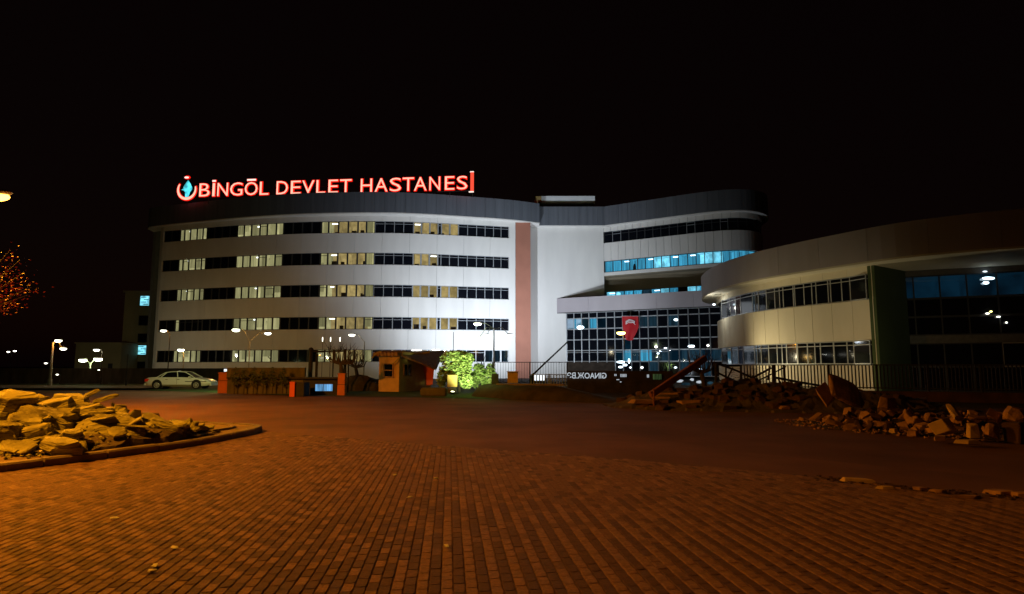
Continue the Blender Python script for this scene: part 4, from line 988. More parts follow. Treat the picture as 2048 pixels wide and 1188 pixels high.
# ------------------------------------------------------------------ bright green tree and climber
def leafy(name, label, blobs, Y, n, sz, m_, trunk, cat='tree'):
    t = empty(name, label=label, cat=cat); mb = MB()
    for (x, y, rx, ry) in blobs:
        p = atY(x, y, Y); leafcloud(mb, (p.x, Y+random.uniform(-.3, .3), p.z), (rx*Y/F, .8, ry*Y/F), int(n*rx*ry/400), sz)
    mb.build('crown', m_, t)
    b = atY(trunk, 780, Y); mb = MB(); mb.tube([(b.x, Y, 0), (b.x+.08, Y, .9), (b.x-.1, Y+.1, 1.9)], .07, 7, r1=.03)
    for k in range(7): mb.tube([(b.x, Y, .7+.12*k), (b.x+random.uniform(-.9, .9), Y+random.uniform(-.3, .3), 1.3+random.uniform(0, .9))], .03, 5, r1=.01)
    mb.build('trunk', M['bark'], t)
leafy('weeping_tree', 'brilliant lime green lit tree right of the kiosk', [(915, 712, 26, 12), (895, 718, 16, 14), (935, 716, 14, 12), (900, 738, 22, 12), (884, 756, 10, 18), (930, 740, 14, 16), (933, 762, 14, 16), (908, 752, 18, 14), (925, 728, 20, 12)], 36.5, 950, .10, M['leafg'], 918)
leafy('leafy_shrub', 'green shrub left of the grey multi lamp post', [(962, 745, 10, 18), (972, 752, 12, 16), (980, 740, 8, 14), (975, 765, 14, 9), (950, 758, 10, 18), (955, 738, 9, 12), (986, 752, 7, 16)], 38, 900, .10, M['leafg'], 965, 'shrub')
t = empty('garden_spotlight', label='garden spotlight on the ground lighting the green tree', cat='spotlight')
p = atY(905, 783, 33.6)
mb = MB(); mb.box((p.x, 33.6, .12), (.2, .16, .14)); mb.build('housing', M['black'], t); mb = MB(); mb.box((p.x, 33.68, .2), (.15, .12, .02)); mb.build('lens', M['len_merc'], t)
light('garden_spot_light', (p.x+1.0, 33.3, .3), 1900, (.8, 1, .42), 'SPOT', .08, (p.x+.9, 36.5, 2.2), 85, .8)
light('path_light', (p.x+1.6, 32.6, 1.6), 45, (.55, 1, .22), size=.08)
pbox(895, 913.5, 750, 774, 35.2, .5).build('yellow_cabinet', M['box'], label='yellowish cabinet standing before the bright green tree', cat='cabinet')
o = pbox(1015, 1036, 744.5, 766, 32.6, .5); o.box((atY(1026, 744, 32.6).x, 32.8, atY(1026, 743.5, 32.6).z), (.66, .6, .04)); o.build('yellow_box', M['box'], label='yellowish box on the raised bed before the red stripe', cat='box')
pbox(983, 997, 748, 771, 33, .4).build('dark_plinth', M['soil'], label='dark square plinth beside the yellow box on the raised bed', cat='plinth')
# stone benches and the raised bed
def block(x0, x1, y0, yb, label, m_, dep=.7):
    Y = at(x0, yb, 0)[1]; a = atY(x0, y0, Y); b = atY(x1, y0, Y); mb = MB(); bm = bmesh.new()
    bmesh.ops.create_cube(bm, size=1); bmesh.ops.scale(bm, vec=(b.x-a.x, dep, a.z), verts=bm.verts); bmesh.ops.translate(bm, vec=((a.x+b.x)/2, Y+dep/2, a.z/2), verts=bm.verts)
    bmesh.ops.bevel(bm, geom=bm.edges[:], offset=.06, segments=2, affect='EDGES'); me = bpy.data.meshes.new('stone_block'); bm.to_mesh(me); bm.free(); me.materials.append(m_)
    for v in me.vertices: v.co += Vector((noise.noise(v.co*2.1), noise.noise(v.co*2.3+Vector((9, 0, 0))), noise.noise(v.co*2.7)))*.04
    o = bpy.data.objects.new('stone_block', me); C.objects.link(o); return tag(o, label, 'stone block')
block(840, 893, 776, 793, 'low dark stone block in front of the bright green tree', M['render_dark'])
block(893, 912, 775.5, 787, 'smaller stone block just right of the low dark one', M['render_dark'], .5)
bed = Curve([at(945, 793, 0), at(1040, 800, 0), at(1130, 803, 0), at(1250, 808.5, 0)], 6)
rb = empty('raised_bed', label='long raised earth bed with pale ledge left of the rubble', cat='raised bed')
mb = MB(); fr = bed.sub(0, bed.len, .1, .5); n = len(fr); vs = []
for i, p in enumerate(fr):
    fade = min(1, (n-1-i)/8+.12, i/2+.3); h = (.62+.08*noise.noise(Vector((i*.6, 0, 0))))*fade
    vs += [(p.x, p.y, -.02), (p.x+.05, p.y+.25, h*.55), (p.x+.1, p.y+.9, h), (p.x+.2, p.y+3.6, h*.95), (p.x+.2, p.y+4.0, -.02)]
mb.poly(vs, [(5*i+q, 5*i+5+q, 5*i+6+q, 5*i+1+q) for i in range(n-1) for q in range(4)]); mb.build('earth', M['soil'], rb, smooth=True)
a, b = atY(992, 768, 31.6), atY(1128, 770, 30.8); mb = MB(); mb.obox(a.xy, b.xy, a.z-.06, a.z+.02, -.35, 0); mb.build('ledge', M['kerb'], rb)

# ------------------------------------------------------------------ fences
def fence(name, label, P, Q, z0, z1, step, r=.012, post=2.4, m_=M['black']):
    t = empty(name, label=label, cat='fence'); P, Q = Vector(P), Vector(Q); L = (Q-P).length; d = (Q-P)/L
    for z in (z1, z0+.12):
        mb = MB(); mb.obox(P, Q, z-.025, z+.025, -.02, .02); mb.build('rail', m_, t)
    n = int(L/step)
    for i in range(1, n):
        q = P+d*L*i/n; mb = MB(); mb.box((q.x, q.y, (z0+z1)/2+.02), (r*2, r*2, z1-z0-.10)); mb.build('baluster', m_, t)
    k = max(1, round(L/post))
    for i in range(k+1):
        q = P+d*L*i/k; mb = MB(); mb.box((q.x, q.y, (z0+z1)/2), (.07, .07, z1-z0+.06)); mb.build('post', m_, t)
    return t
fa = atY(1482, 730, 31.0); fb2 = atY(2075, 730, 26.0)
zf = fa.z
fence('metal_fence', 'long dark railing before the cream round wing at right', fa.xy, fb2.xy, .45, zf, .14, r=.022, post=1.9)
mb = MB(); mb.obox((fa.x-3.2, fa.y+1.0), (fb2.x, fb2.y), 0, .44, -.3, .12); mb.build('fence_plinth', M['rockD'], label='low dark plinth wall carrying the long railing at right', cat='wall')
fc, fd = atY(985, 724.5, 44), atY(1134, 727, 44)
fence('metal_fence', 'thin railing crossing before the red stripe', fc.xy, fd.xy, .3, fc.z, .18, r=.010, post=2.6)
fe, ff = atY(1062, 749, 40), atY(1136, 749, 40)
fence('picket_fence', 'short pale picket fence left of the white lettering', fe.xy, ff.xy, .2, fe.z, .17, r=.03, post=1.2, m_=M['alu'])
for x0, x1, y0, y1 in ((1067, 1089, 750, 761),): pbox(x0, x1, y0, y1, 42, .2).build('lit_panel', M['whitebright'], label='bright white lit panel behind the pale picket fence', cat='panel')
# barrier arm leaning up to the right
t = empty('barrier', label='raised diagonal barrier arm before the white wall', cat='barrier')
a, b = atY(1064, 751, 46), atY(1136, 683, 46); mb = MB(); mb.tube([a, b], .07, 8, r1=.05); mb.build('arm', M['black'], t); mb = MB(); mb.box((a.x, 46, a.z/2), (.4, .4, a.z)); mb.build('housing', M['black'], t)
# dark wall with reversed white letters
t = empty('lettered_wall', label='dark low wall with white reversed lettering before the glazed hall', cat='wall')
wa, wb = atY(1135, 742, 36.5), atY(1345, 742, 36.5)
mb = MB(); mb.obox(wa.xy, wb.xy, 0, wa.z, -.25, 0); mb.build('wall', M['soil'], t)
me = text_mesh('GINAOЖ.ВЭ', .01, .02); me.materials.clear(); me.materials.append(M['whitesign'])
xs = [v.co.x for v in me.vertices]; ys = [v.co.y for v in me.vertices]
A_, B2 = atY(1134, 757, 36.4), atY(1213, 744.8, 36.4)
for v in me.vertices:
    u_ = (v.co.x-min(xs))/(max(xs)-min(xs)); h = (v.co.y-min(ys))/(max(ys)-min(ys)); v.co = (B2.x+(A_.x-B2.x)*u_, 36.42+v.co.z, A_.z+(B2.z-A_.z)*h)
o = bpy.data.objects.new('lettering', me); C.objects.link(o); o.parent = t
def strokes(parent, x0, x1, y0, y1, Y, m_, n):
    mb = MB()
    for i in range(n):
        xa = x0+(x1-x0)*i/n; a = atY(xa, y0, Y); b = atY(xa+(x1-x0)/n*.55, y1, Y); mb.box(((a.x+b.x)/2, Y, (a.z+b.z)/2), (b.x-a.x, .03, a.z-b.z))
    mb.build('light_strip', M[m_], parent)
strokes(t, 1241, 1254, 748, 754, 36.4, 'whitesign', 5); strokes(t, 1229, 1234, 748, 752, 36.4, 'whitesign', 2); strokes(t, 1294, 1299, 749, 755, 36.4, 'whitesign', 2)
strokes(t, 1306, 1324, 748, 759, 36.4, 'dimgreen', 6); strokes(t, 1233, 1243, 758.5, 760, 36.4, 'whitesign', 1); strokes(t, 1240, 1245, 763, 764.6, 36.4, 'whitesign', 1)
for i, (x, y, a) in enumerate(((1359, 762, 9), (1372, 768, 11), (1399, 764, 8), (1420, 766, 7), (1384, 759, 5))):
    mb = MB(); p = atY(x, y, 34); mb.ball(p, (a*34/F/1.2, .1, .07), nu=8, nv=5, jit=.2); mb.build('glowing_shard', M['cyandim'] if i % 2 else M['whitesign'], label=['bluish', 'small white', 'wide bluish', 'right hand white', 'tiny'][i]+' lit fragment seen behind the raised plank', cat='fragment')  # shards glow by emission; their brightness is put into the material
# ------------------------------------------------------------------ stones
def rock(size, seed, slab=.5, cuts=2, rough=.10):
    rnd = random.Random(seed); bm = bmesh.new()
    n = rnd.randint(6, 9); pts = []
    for lay, sc in ((-.5, 1), (-.1, 1.08), (.38, .95), (.5, .78)):
        for i in range(n):
            a = 2*math.pi*(i+rnd.uniform(-.3, .3))/n; rr = rnd.uniform(.75, 1.05)*sc
            pts.append(bm.verts.new((math.cos(a)*rr*size[0]/2, math.sin(a)*rr*size[1]/2, (lay+rnd.uniform(-.06, .06))*size[2])))
    r = bmesh.ops.convex_hull(bm, input=bm.verts[:])
    bmesh.ops.delete(bm, geom=[v for v in bm.verts if not v.link_faces], context='VERTS')
    bmesh.ops.dissolve_limit(bm, angle_limit=R(9), verts=bm.verts[:], edges=bm.edges[:])
    bmesh.ops.triangulate(bm, faces=bm.faces[:])
    if cuts: bmesh.ops.subdivide_edges(bm, edges=bm.edges[:], cuts=cuts, use_grid_fill=True)
    off = Vector((seed*1.7, seed*.3, 0))
    for v in bm.verts:
        q = v.co+off; m_ = min(size)
        d = noise.noise(q*(1.6/max(.25, m_)))*.5+noise.noise(q*(4/max(.25, m_)))*.25
        strata = noise.noise(Vector((q.x*.8, q.y*.8, q.z*14/max(.15, size[2]*1.6))))*.8
        v.co += Vector((v.co.x/size[0], v.co.y/size[1], v.co.z/size[2]*.4)).normalized()*(d*rough+strata*rough*.85)*m_*1.6
    bmesh.ops.recalc_face_normals(bm, faces=bm.faces[:])
    me = bpy.data.meshes.new('stone'); bm.to_mesh(me); bm.free(); return me
def put_rock(name, me, m_, loc, rot, label, group, cat='stone', sc=None):
    o = bpy.data.objects.new(name, me); C.objects.link(o); o.location = loc; o.rotation_euler = rot
    if sc: o.scale = sc
    if not me.materials: me.materials.append(m_)
    return tag(o, label, cat, group)
GL = 'ochre stones heaped on the kerbed island'
big = [  # photo x, y, distance, (w,d,h) metres, rotation degrees, label
    (25, 812, 11.2, (.82, .6, .5), (12, 8, 20), 'blocky ochre boulder topping the left end of the island heap'),
    (50, 850, 10.9, (.72, .5, .3), (5, 12, -20), 'rounded ochre boulder under the topmost boulder at the left'),
    (8, 870, 10.5, (.55, .5, .4), (10, 5, 40), 'reddish dark stone at the lower left of the island heap'),
    (105, 815, 11.9, (.85, .6, .26), (10, -12, 12), 'wide ochre slab at the top middle of the island heap'),
    (140, 800, 12.6, (.75, .5, .20), (4, 4, 10), 'flat stone lying on the crest of the island heap'),
    (90, 838, 11.3, (1.1, .6, .30), (8, 24, 15), 'long stone lying aslant across the middle of the heap'),
    (165, 828, 12.1, (1.35, .6, .24), (4, 8, 8), 'long layered ochre slab below the pointed shard'),
    (215, 833, 12.3, (1.0, .5, .20), (2, 8, 14), 'tapering layered slab at the right of the heap crest'),
    (210, 797, 12.8, (.52, .16, .08), (0, -18, 10), 'pointed pale shard sticking out of the heap crest'),
    (180, 788, 12.9, (.42, .14, .07), (0, -28, 6), 'thin reddish shard beside the pointed pale one'),
    (240, 820, 12.9, (.28, .24, .20), (0, 0, 20), 'small rounded stone behind the long layered slab'),
    (228, 812, 12.9, (.22, .06, .05), (0, 52, 0), 'thin stick like splinter left of the small rounded stone'),
    (222, 868, 11.5, (1.2, .22, .66), (-42, 2, 24), 'great tilted ochre slab with smooth bright face'),
    (252, 876, 11.9, (.75, .12, .55), (-38, 0, 52), 'thin slab leaning behind the great tilted slab'),
    (125, 892, 10.3, (.78, .4, .20), (6, 6, -12), 'long low stone lying before the heap near the kerb'),
    (185, 893, 11.0, (.42, .22, .14), (10, 12, -30), 'split stone between the low stone and the great slab'),
    (145, 872, 10.7, (.34, .28, .22), (15, 0, 30), 'small ochre stone half hidden left of the great slab'),
    (70, 862, 10.7, (.6, .35, .18), (14, -16, 26), 'ochre stone with dark cleft below the left boulder'),
    (290, 832, 13.2, (.62, .3, .13), (0, 0, -10), 'dark flat stone lying right of the heap'),
    (300, 868, 12.3, (.42, .3, .26), (12, 10, 20), 'squared ochre stone right of the great slab'),
    (325, 873, 12.4, (.34, .28, .28), (-14, 8, 50), 'upright ochre stone in the tail of the heap'),
    (352, 862, 12.8, (.45, .35, .24), (0, 5, 10), 'pale ochre stone with flat top near the tail end'),
    (385, 860, 12.9, (.16, .14, .36), (10, 26, 0), 'short leaning bollard like stone near the tail end'),
    (340, 882, 12.5, (.36, .26, .12), (8, 12, 0), 'flat ochre stone low in the tail of the heap'),
    (372, 880, 13.0, (.4, .26, .14), (0, 6, 20), 'reddish low stone at the very tail of the heap'),
    (285, 888, 12.0, (.4, .26, .12), (0, -6, 30), 'reddish stone lying against the kerb below the squared stone')]
for i, (x, y, Y, sz, rt, lb2) in enumerate(big):
    p = atY(x, y, Y); put_rock('stone', rock(sz, 20+i, cuts=3 if sz[0] > .5 else 2), M['rockL'] if i != 18 else M['rockD'], (p.x, p.y, max(p.z, sz[2]*.3+.1)), tuple(R(a) for a in rt), lb2, None)
lib = [rock((random.uniform(.3, .85), random.uniform(.2, .42), random.uniform(.045, .13)), 100+i, cuts=2, rough=.13) for i in range(14)]
for me in lib: me.materials.append(M['rockL'])
island_poly = [(p.x, p.y) for p in kp.p]+[(-26, 19), (-26, 5.2)]
def in_island(x, y):
    c_ = False; P = island_poly; j = len(P)-1
    for i in range(len(P)):
        if (P[i][1] > y) != (P[j][1] > y) and x < (P[j][0]-P[i][0])*(y-P[i][1])/(P[j][1]-P[i][1])+P[i][0]: c_ = not c_
        j = i
    return c_
def heap_h(x, y):    # left heap
    h = .92*math.exp(-((x+9.7)/2.2)**2-((y-12.0)/1.25)**2)+.20*math.exp(-((x+7.2)/1.2)**2-((y-12.1)/.9)**2)
    return h
cnt = 0
while cnt < 170:
    x = random.uniform(-12.5, -6.1); y = random.uniform(10.0, 14.0); h = heap_h(x, y)
    if h < .045 or not (in_island(x, y) and in_island(x+.3, y-.45)): continue
    put_rock('stone', lib[cnt % 14], M['rockL'], (x, y, .17+h*.80+random.uniform(0, .06)), (random.gauss(0, .22), random.gauss(0, .3), random.gauss(.2, .6)+(math.pi if random.random() < .5 else 0)), 'small ochre stone among the larger ones of the island heap', GL); cnt += 1
mb = MB(); vs = []; nx_, ny_ = 50, 36
for j in range(ny_+1):
    for i in range(nx_+1):
        x = -14+9*i/nx_; y = 9.4+5.6*j/ny_; h = heap_h(x, y); vs.append((x, y, .10+h*.72+(.10*noise.noise(Vector((x*2.5, y*2.5, 0)))+.05*noise.noise(Vector((x*7, y*7, 2))))*min(1, h*5)-.4*(h < .05 or not (in_island(x-.0, y-.25) and in_island(x+.2, y)))))
mb.poly(vs, [(j*(nx_+1)+i, j*(nx_+1)+i+1, (j+1)*(nx_+1)+i+1, (j+1)*(nx_+1)+i) for j in range(ny_) for i in range(nx_)]); mb.build('rubble_bed', M['dirt'], kind='stuff')

mb = MB(); k = 0
def chip(mb, x, y, z, s_):
    Mx = Matrix.Rotation(random.uniform(0, 6.3), 3, 'Z') @ Matrix.Rotation(random.uniform(0, 6.3), 3, 'X'); vs = [Vector((x, y, z))+Mx @ Vector((a*s_*random.uniform(.6, 1.4), b*s_*random.uniform(.4, 1), c*s_*random.uniform(.2, .6))) for a, b, c in ((1, 0, 0), (-1, .2, 0), (0, 1, 0), (.1, -1, .2), (0, 0, 1), (.1, .1, -1))]
    mb.poly(vs, [(0, 2, 4), (2, 1, 4), (1, 3, 4), (3, 0, 4), (2, 0, 5), (1, 2, 5), (3, 1, 5), (0, 3, 5)])
while k < 1500:
    x = random.uniform(-13, -6.0); y = random.uniform(9.2, 14.6)
    if not in_island(x+.15, y-.2): continue
    h = heap_h(x, y)
    if h < .012 and random.random() < .93: continue
    chip(mb, x, y, .135+h*.85, random.uniform(.012, .06)); k += 1
mb.build('stone_chips', M['rockL'], kind='stuff')
# right hand heap of broken masonry
GRR = 'broken masonry heaped at the right roadside'
def block_rock(size, seed):
    if seed % 3 == 0: return rock(size, seed, cuts=1, rough=.05)
    rnd = random.Random(seed); bm = bmesh.new(); pts = []
    n = rnd.choice((4, 4, 5, 5)); a0 = rnd.uniform(0, 1)
    for z, sc in ((-.5, 1), (.5, rnd.uniform(.75, 1.0))):
        for i in range(n):
            a = a0+2*math.pi*(i+rnd.uniform(-.12, .12))/n; rr = .62*rnd.uniform(.8, 1.08)*sc
            bm.verts.new((math.cos(a)*rr*size[0], math.sin(a)*rr*size[1], (z+rnd.uniform(-.1, .1))*size[2]))
    bmesh.ops.convex_hull(bm, input=bm.verts[:])
    bmesh.ops.dissolve_limit(bm, angle_limit=R(8), verts=bm.verts[:], edges=bm.edges[:])
    bmesh.ops.bevel(bm, geom=bm.edges[:], offset=min(size)*.05, segments=1, affect='EDGES')
    for v in bm.verts: v.co += noise.noise_vector(v.co*(2.2/max(.2, size[0]))+Vector((seed, 0, 0)))*min(size)*.10
    me = bpy.data.meshes.new('masonry'); bm.to_mesh(me); bm.free(); return me
bigr = [(1908, 824, 14.6, (.42, .16, .36), (-38, 18, 30), 'bright square slab standing on its corner in the right heap', 'rockP'),
        (1885, 855, 13.4, (.50, .30, .34), (-30, -8, 10), 'brightest pale wedge of masonry low in the right heap', 'rockP'),
        (1775, 806, 17.5, (.62, .30, .34), (10, 0, 25), 'grey brown block at the top left of the right heap', 'rockR'),
        (1956, 836, 14.2, (.52, .16, .10), (0, 4, 4), 'long pale beam piece lying level in the right heap', 'rockR'),
        (1990, 832, 14.2, (.42, .14, .2), (0, 34, 10), 'sloping broken beam right of the level one', 'rockR'),
        (1945, 862, 13.0, (.26, .2, .26), (0, 0, 10), 'pale block standing upright near the road at right', 'rockP'),
        (1985, 862, 12.9, (.36, .2, .24), (0, 20, 20), 'triangular lump right of the upright pale block', 'rockR'),
        (1935, 883, 12.3, (.42, .24, .08), (0, 0, -8), 'flat pale tile nearest the road in the right heap', 'rockP'),
        (1880, 876, 12.8, (.30, .2, .10), (0, 0, 20), 'small flat slab below the bright wedge', 'rockR'),
        (1788, 866, 14.6, (.26, .2, .14), (0, 0, 6), 'small squared block at the near edge of the right heap', 'rockP'),
        (1826, 867, 14.1, (.24, .2, .14), (0, 0, -10), 'second squared block at the near edge of the right heap', 'rockR'),
        (1830, 845, 15.0, (.5, .3, .2), (0, 10, 10), 'broad reddish lump in the middle of the right heap', 'rockR'),
        (1765, 852, 15.3, (.55, .3, .2), (0, 8, -12), 'broad lump at the left foot of the right heap', 'rockR'),
        (1700, 826, 17.8, (.5, .3, .26), (0, 10, 30), 'rounded lump at the left end of the right heap', 'rockR'),
        (1660, 842, 17.4, (.42, .26, .18), (0, 0, 10), 'leftmost lump of the right heap by the asphalt', 'rockR'),
        (2030, 830, 14.0, (.5, .4, .3), (0, 20, 10), 'lump touching the right edge of the view', 'rockR'),
        (2035, 868, 12.8, (.4, .4, .42), (0, 0, 10), 'dark lump low at the right edge of the view', 'rockD'),
        (1735, 835, 16.2, (.4, .3, .26), (0, 10, 30), 'reddish lump right of the leftmost ones in the right heap', 'rockR')]
for i, (x, y, Y, sz, rt, lb2, m_) in enumerate(bigr):
    p = atY(x, y, Y); put_rock('masonry_block', block_rock(sz, 300+i), M[m_], (p.x, p.y, max(p.z, sz[2]*.35)), tuple(R(a) for a in rt), lb2, None, 'masonry')
lib2 = [block_rock((random.uniform(.16, .55), random.uniform(.12, .34), random.uniform(.05, .2)), 400+i) for i in range(16)]
for me in lib2: me.materials.append(random.choice([M['rockR'], M['rockR'], M['rockR'], M['rockD']]))
def heap_r(x, y):
    u_ = (x-8.5)/5.0; yc = 15.9-.45*(x-8.5)
    return .50*math.exp(-((x-11.6)/3.2)**4-((y-yc-.35)/1.35)**2)*(.75+.5*noise.noise(Vector((x*.8, y*.8, 7))))+.0
cnt = 0
while cnt < 210:
    x = random.uniform(7.6, 16); y = random.uniform(10.5, 19.5); h = heap_r(x, y)
    if h < .05: continue
    put_rock('masonry_block', lib2[cnt % 16], None, (x, y, h*.9+.03), (random.gauss(0, .4), random.gauss(0, .4), random.uniform(0, 6.3)), 'small broken masonry piece among the larger ones of the right heap', GRR, 'masonry'); cnt += 1
mb = MB(); vs = []; nx_, ny_ = 60, 50
for j in range(ny_+1):
    for i in range(nx_+1):
        x = 6.5+11*i/nx_; y = 9.5+11*j/ny_; h = heap_r(x, y); vs.append((x, y, h*.8+.07*noise.noise(Vector((x*3, y*3, 0)))*min(1, h*6)-.15*(h < .03)))
mb.poly(vs, [(j*(nx_+1)+i, j*(nx_+1)+i+1, (j+1)*(nx_+1)+i+1, (j+1)*(nx_+1)+i) for j in range(ny_) for i in range(nx_)]); mb.build('rubble_bed', M['soil'], kind='stuff')
mb = MB(); k = 0
while k < 2200:
    x = random.uniform(7, 16.5); y = random.uniform(10, 20); h = heap_r(x, y)
    if h < .01: continue
    chip(mb, x, y, .01+h*.9, random.uniform(.012, .055)); k += 1
mb.build('masonry_chips', M['rockR'], kind='stuff')
# dark mound with beam and big slab
def mound(x, y):
    return .95*math.exp(-((x-9.0)/2.9)**2-((y-24.6)/1.9)**2)+.55*math.exp(-((x-12.5)/2.6)**2-((y-22.8)/1.5)**2)+.35*math.exp(-((x-5.6)/1.2)**2-((y-24.8)/1.2)**2)
mb = MB(); vs = []; nx_, ny_ = 90, 40
for j in range(ny_+1):
    for i in range(nx_+1):
        x = 3.6+14*i/nx_; y = 20.2+9*j/ny_; h = mound(x, y); vs.append((x, y, h+(.16*noise.noise(Vector((x*1.6, y*1.6, 0)))+.07*noise.noise(Vector((x*5, y*5, 0))))*min(1, h*4)-.15*(h < .05)))
mb.poly(vs, [(j*(nx_+1)+i, j*(nx_+1)+i+1, (j+1)*(nx_+1)+i+1, (j+1)*(nx_+1)+i) for j in range(ny_) for i in range(nx_)]); mb.build('spoil_mound', M['dirt'], kind='structure')
cnt = 0
lib3 = [block_rock((random.uniform(.3, .8), random.uniform(.2, .5), random.uniform(.08, .24)), 500+i) for i in range(8)]
for me in lib3: me.materials.append(M['rockD'])
while cnt < 70:
    x = random.uniform(4.3, 15); y = random.uniform(21.6, 25.6); h = mound(x, y)
    if h < .06: continue
    put_rock('slab_fragment', lib3[cnt % 8], None, (x, y, h+.02), (random.gauss(0, .2), random.gauss(0, .2), random.uniform(-.5, .5)), 'dark slab fragment lying on the reddish mound before the fence', 'slab fragments on the dark mound', 'fragment'); cnt += 1
for i, (x, y, Y, sz, rt, lb2, m_) in enumerate([(1690, 781, 20.5, (1.45, .22, .85), (-30, 24, 12), 'large reddish slab leaning upright on the mound before the fence', 'rockR'),
        (1650, 788, 20.8, (.75, .12, .5), (-20, 55, 0), 'narrow slab leaning against the large reddish slab', 'rockR'),
        (1290, 803, 23.3, (1.1, .5, .14), (2, 0, 6), 'lowest stacked slab at the left tip of the mound', 'rockR'),
        (1335, 797, 23.9, (1.3, .6, .14), (0, 2, -4), 'wide slab stacked above the lowest one at the mound tip', 'rockR'),
        (1345, 788, 24.2, (1.2, .5, .12), (3, -2, 4), 'upper slab of the stack at the mound tip', 'rockR'),
        (1380, 806, 22.9, (.95, .4, .2), (0, 0, 0), 'reddish slab by the asphalt right of the stacked slabs', 'rockR'),
        (1570, 815, 21.4, (.45, .2, .12), (0, 0, 0), 'small reddish stone at the near foot of the mound', 'rockR')]):
    p = atY(x, y, Y); put_rock('slab', block_rock(sz, 600+i), M[m_], (p.x, p.y, max(.06, p.z)), tuple(R(a) for a in rt), lb2, None, 'slab')
a, b = atY(1301, 790, 23.2), atY(1411, 716, 24.4); d = (b-a)
mb = MB(); q = d.to_track_quat('X', 'Z').to_matrix(); mb.box((a+b)/2, (d.length, .16, .22), q); mb.build('plank', M['rustmetal'], label='long reddish beam propped diagonally above the mound', cat='beam')
a, b = atY(1307.5, 798, 22.9), atY(1307.5, 778, 22.9); mb = MB(); mb.tube([(a.x, a.y, 0), b], .035, 6); mb.box((a.x, a.y, .06), (.3, .3, .14)); mb.build('short_post', M['rustmetal'], label='short upright post under the propped beam', cat='post')
# wrecked railing pieces
def wreck(label, lines, Y, r=.03):
    t = empty('bent_railing', label=label, cat='railing', group=None)
    for (x0, y0, x1, y1, rr) in lines:
        a, b = atY(x0, y0, Y), atY(x1, y1, Y+.3); mb = MB(); mb.tube([a, a.lerp(b, .5)+Vector((0, 0, random.uniform(-.04, .04))), b], rr, 6); mb.build('bar', M['black'], t)
wreck('collapsed black railing at the left end of the fence', [(1432, 728, 1432, 770, .06), (1432, 728, 1482, 731, .05), (1452, 731, 1452, 768, .04), (1482, 731, 1482, 772, .05), (1434, 727, 1508, 757, .045), (1434, 745, 1490, 770, .045), (1466, 735, 1450, 765, .035), (1434, 757, 1452, 768, .03)], 28, .03)
wreck('crossed black bars before the cream wing', [(1488, 768, 1542, 736, .05), (1500, 769, 1572, 733, .035), (1547, 730, 1547, 778, .07), (1550, 755, 1650, 773, .05), (1505, 752, 1515, 770, .04), (1490, 757, 1525, 775, .05), (1540, 732, 1536, 760, .04), (1556, 757, 1566, 775, .035)], 27.5, .03)
t = MB()
for i in range(30):
    x = random.uniform(1437, 1540); y = random.uniform(738, 768); a = atY(x, y, 27.8); pts = [a+Vector((.12*k*random.uniform(.6, 1.2), 0, .05*math.sin(k*1.3+i)+.02*k)) for k in range(5)]; t.tube(pts, .008, 4)
t.build('tangled_wire', M['black'], label='tangle of thin wire among the collapsed railing', cat='wire')

# ------------------------------------------------------------------ broken pavement edge at right, litter
for i, (x, y, w_, h_, d_, lb2) in enumerate([(1715, 961, .42, .05, .12, 'long pale broken kerb piece where the pavers end'), (1772, 976, .22, .04, .08, 'short pale flake right of the kerb piece'), (1875, 983, .2, .04, .1, 'small flake in the broken paving edge, middle'), (1935, 994, .3, .03, .06, 'thin long flake in the broken paving edge'),
        (2000, 985, .3, .05, .2, 'wide reddish flake in the broken edge near the right border'), (2040, 990, .22, .06, .18, 'chunk in the broken edge at the right border'), (1840, 978, .14, .04, .08, 'tiny chip in the broken paving edge')]):
    x_, y_ = at(x, y, .03); put_rock('broken_piece', block_rock((w_, d_, h_), 700+i), M['rockP'] if i < 2 else M['rockR'], (x_, y_, .035), (0, 0, R(random.uniform(-25, -5))), lb2, None, 'fragment')
mb = MB()
for k in range(420):
    t_ = random.random(); x = 4.1+4.6*t_; y = edge_y(x)-random.uniform(-.05, .45); r_ = random.uniform(.012, .04); mb.box((x, y, .01), (r_*1.6, r_, r_), Matrix.Rotation(random.uniform(0, 3), 3, 'Z'))
mb.build('edge_gravel', M['rockD'], kind='stuff')
lit = [(820, 995, 'white folded scrap alone on the pavers left of centre'), (228, 1037, 'thin white stub on the pavers at far left'), (349, 1096, 'white round scrap low at the left'), (310, 1132, 'pale sliver of litter near the lower left corner'), (790, 950, 'small white scrap above the folded one'), (893, 1093, 'small white sliver right of the folded scrap, lower'), (305, 1143, 'tiny white scrap just under the pale sliver'), (872, 957, 'tiny pale speck near the paver edge'), (82, 904, 'round white pebble like scrap before the stone heap, left'), (117, 906, 'round white pebble like scrap before the stone heap, right')]
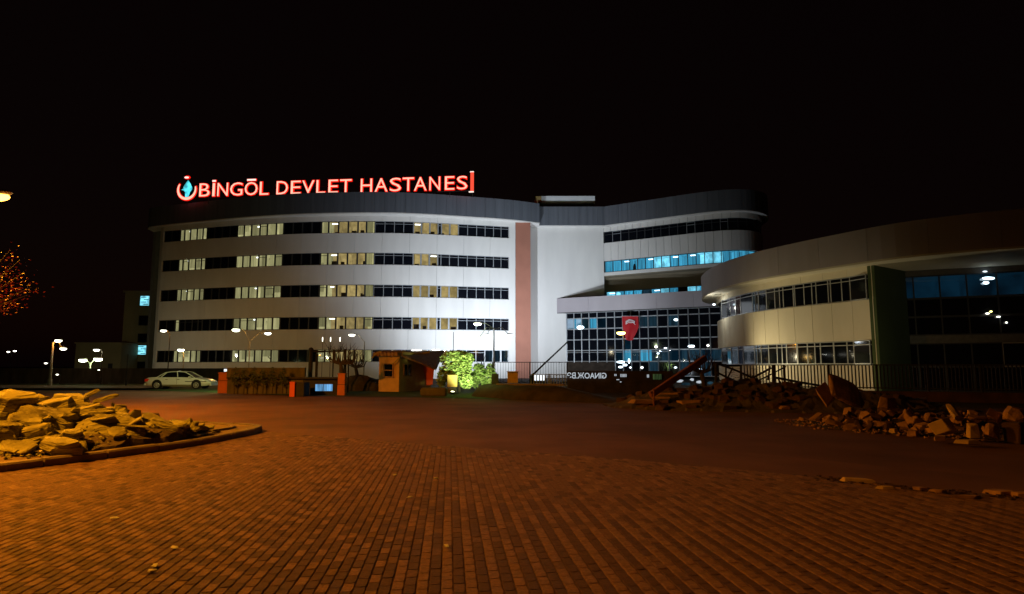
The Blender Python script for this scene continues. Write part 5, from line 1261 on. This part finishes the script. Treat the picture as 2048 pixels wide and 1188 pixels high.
for i, (x, y, lb2) in enumerate(lit):
    z = .15 if i > 7 else .028; x_, y_ = at(x, y, z); mb = MB(); s_ = .030 if i < 8 else .05
    mb.ball((0, 0, 0), (s_*1.4, s_*.8, s_*.35), nu=7, nv=4, jit=.25); o = mb.build('litter', M['paper'], label=lb2, cat='litter'); o.location = (x_, y_, z+.006); o.rotation_euler = (0, 0, random.uniform(0, 3))
mb = MB()
for k in range(500):
    x = random.uniform(-6, 5); y = random.uniform(4, 14); 
    if y > edge_y(x): continue
    s_ = random.uniform(.002, .006); mb.box((x, y, .024), (s_*2, s_, s_), Matrix.Rotation(random.uniform(0, 3), 3, 'Z'))
mb.build('grit', M['island'], kind='stuff')

# ------------------------------------------------------------------ tree at the left edge
t = empty('autumn_tree', label='reddish leaved tree reaching in at the left edge below the road lamp', cat='tree')
Yt = 17.0; b = atY(-120, 800, Yt); mb = MB(); hub = Vector((b.x, Yt, 2.2)); mb.tube([(b.x, Yt, 0), (b.x+.05, Yt, 1.2), hub], .14, 9, r1=.10); mb.build('trunk', M['bark'], t, smooth=True)
lm = MB(); lf = MB()
tips = [(40, 520), (62, 575), (30, 600), (10, 620), (20, 500), (5, 560), (48, 545), (-30, 520), (-40, 480), (-60, 560), (-80, 600), (-100, 500), (-150, 540), (-180, 580), (-140, 470), (55, 590), (-5, 590), (25, 560)]
for (x, y) in tips:
    e = atY(x, y, Yt+random.uniform(-.8, .8)); m1 = hub.lerp(e, .5)+Vector((0, 0, .25)); lm.tube([hub, m1, e], .05, 5, r1=.008)
    for k in range(70):
        s_ = m1.lerp(e, random.uniform(.1, 1.05))+Vector((random.gauss(0, .17), random.gauss(0, .17), random.gauss(0, .12)))
        a = Vector((random.gauss(0, 1), random.gauss(0, 1), random.gauss(0, .4))).normalized()*.034; bb = a.cross(Vector((random.gauss(0, 1), random.gauss(0, 1), random.gauss(0, 1)))).normalized()*.018
        lf.face([s_-a, s_-bb, s_+a, s_+bb])
lm.build('limb', M['bark'], t); lf.build('crown', M['leafo'], t)
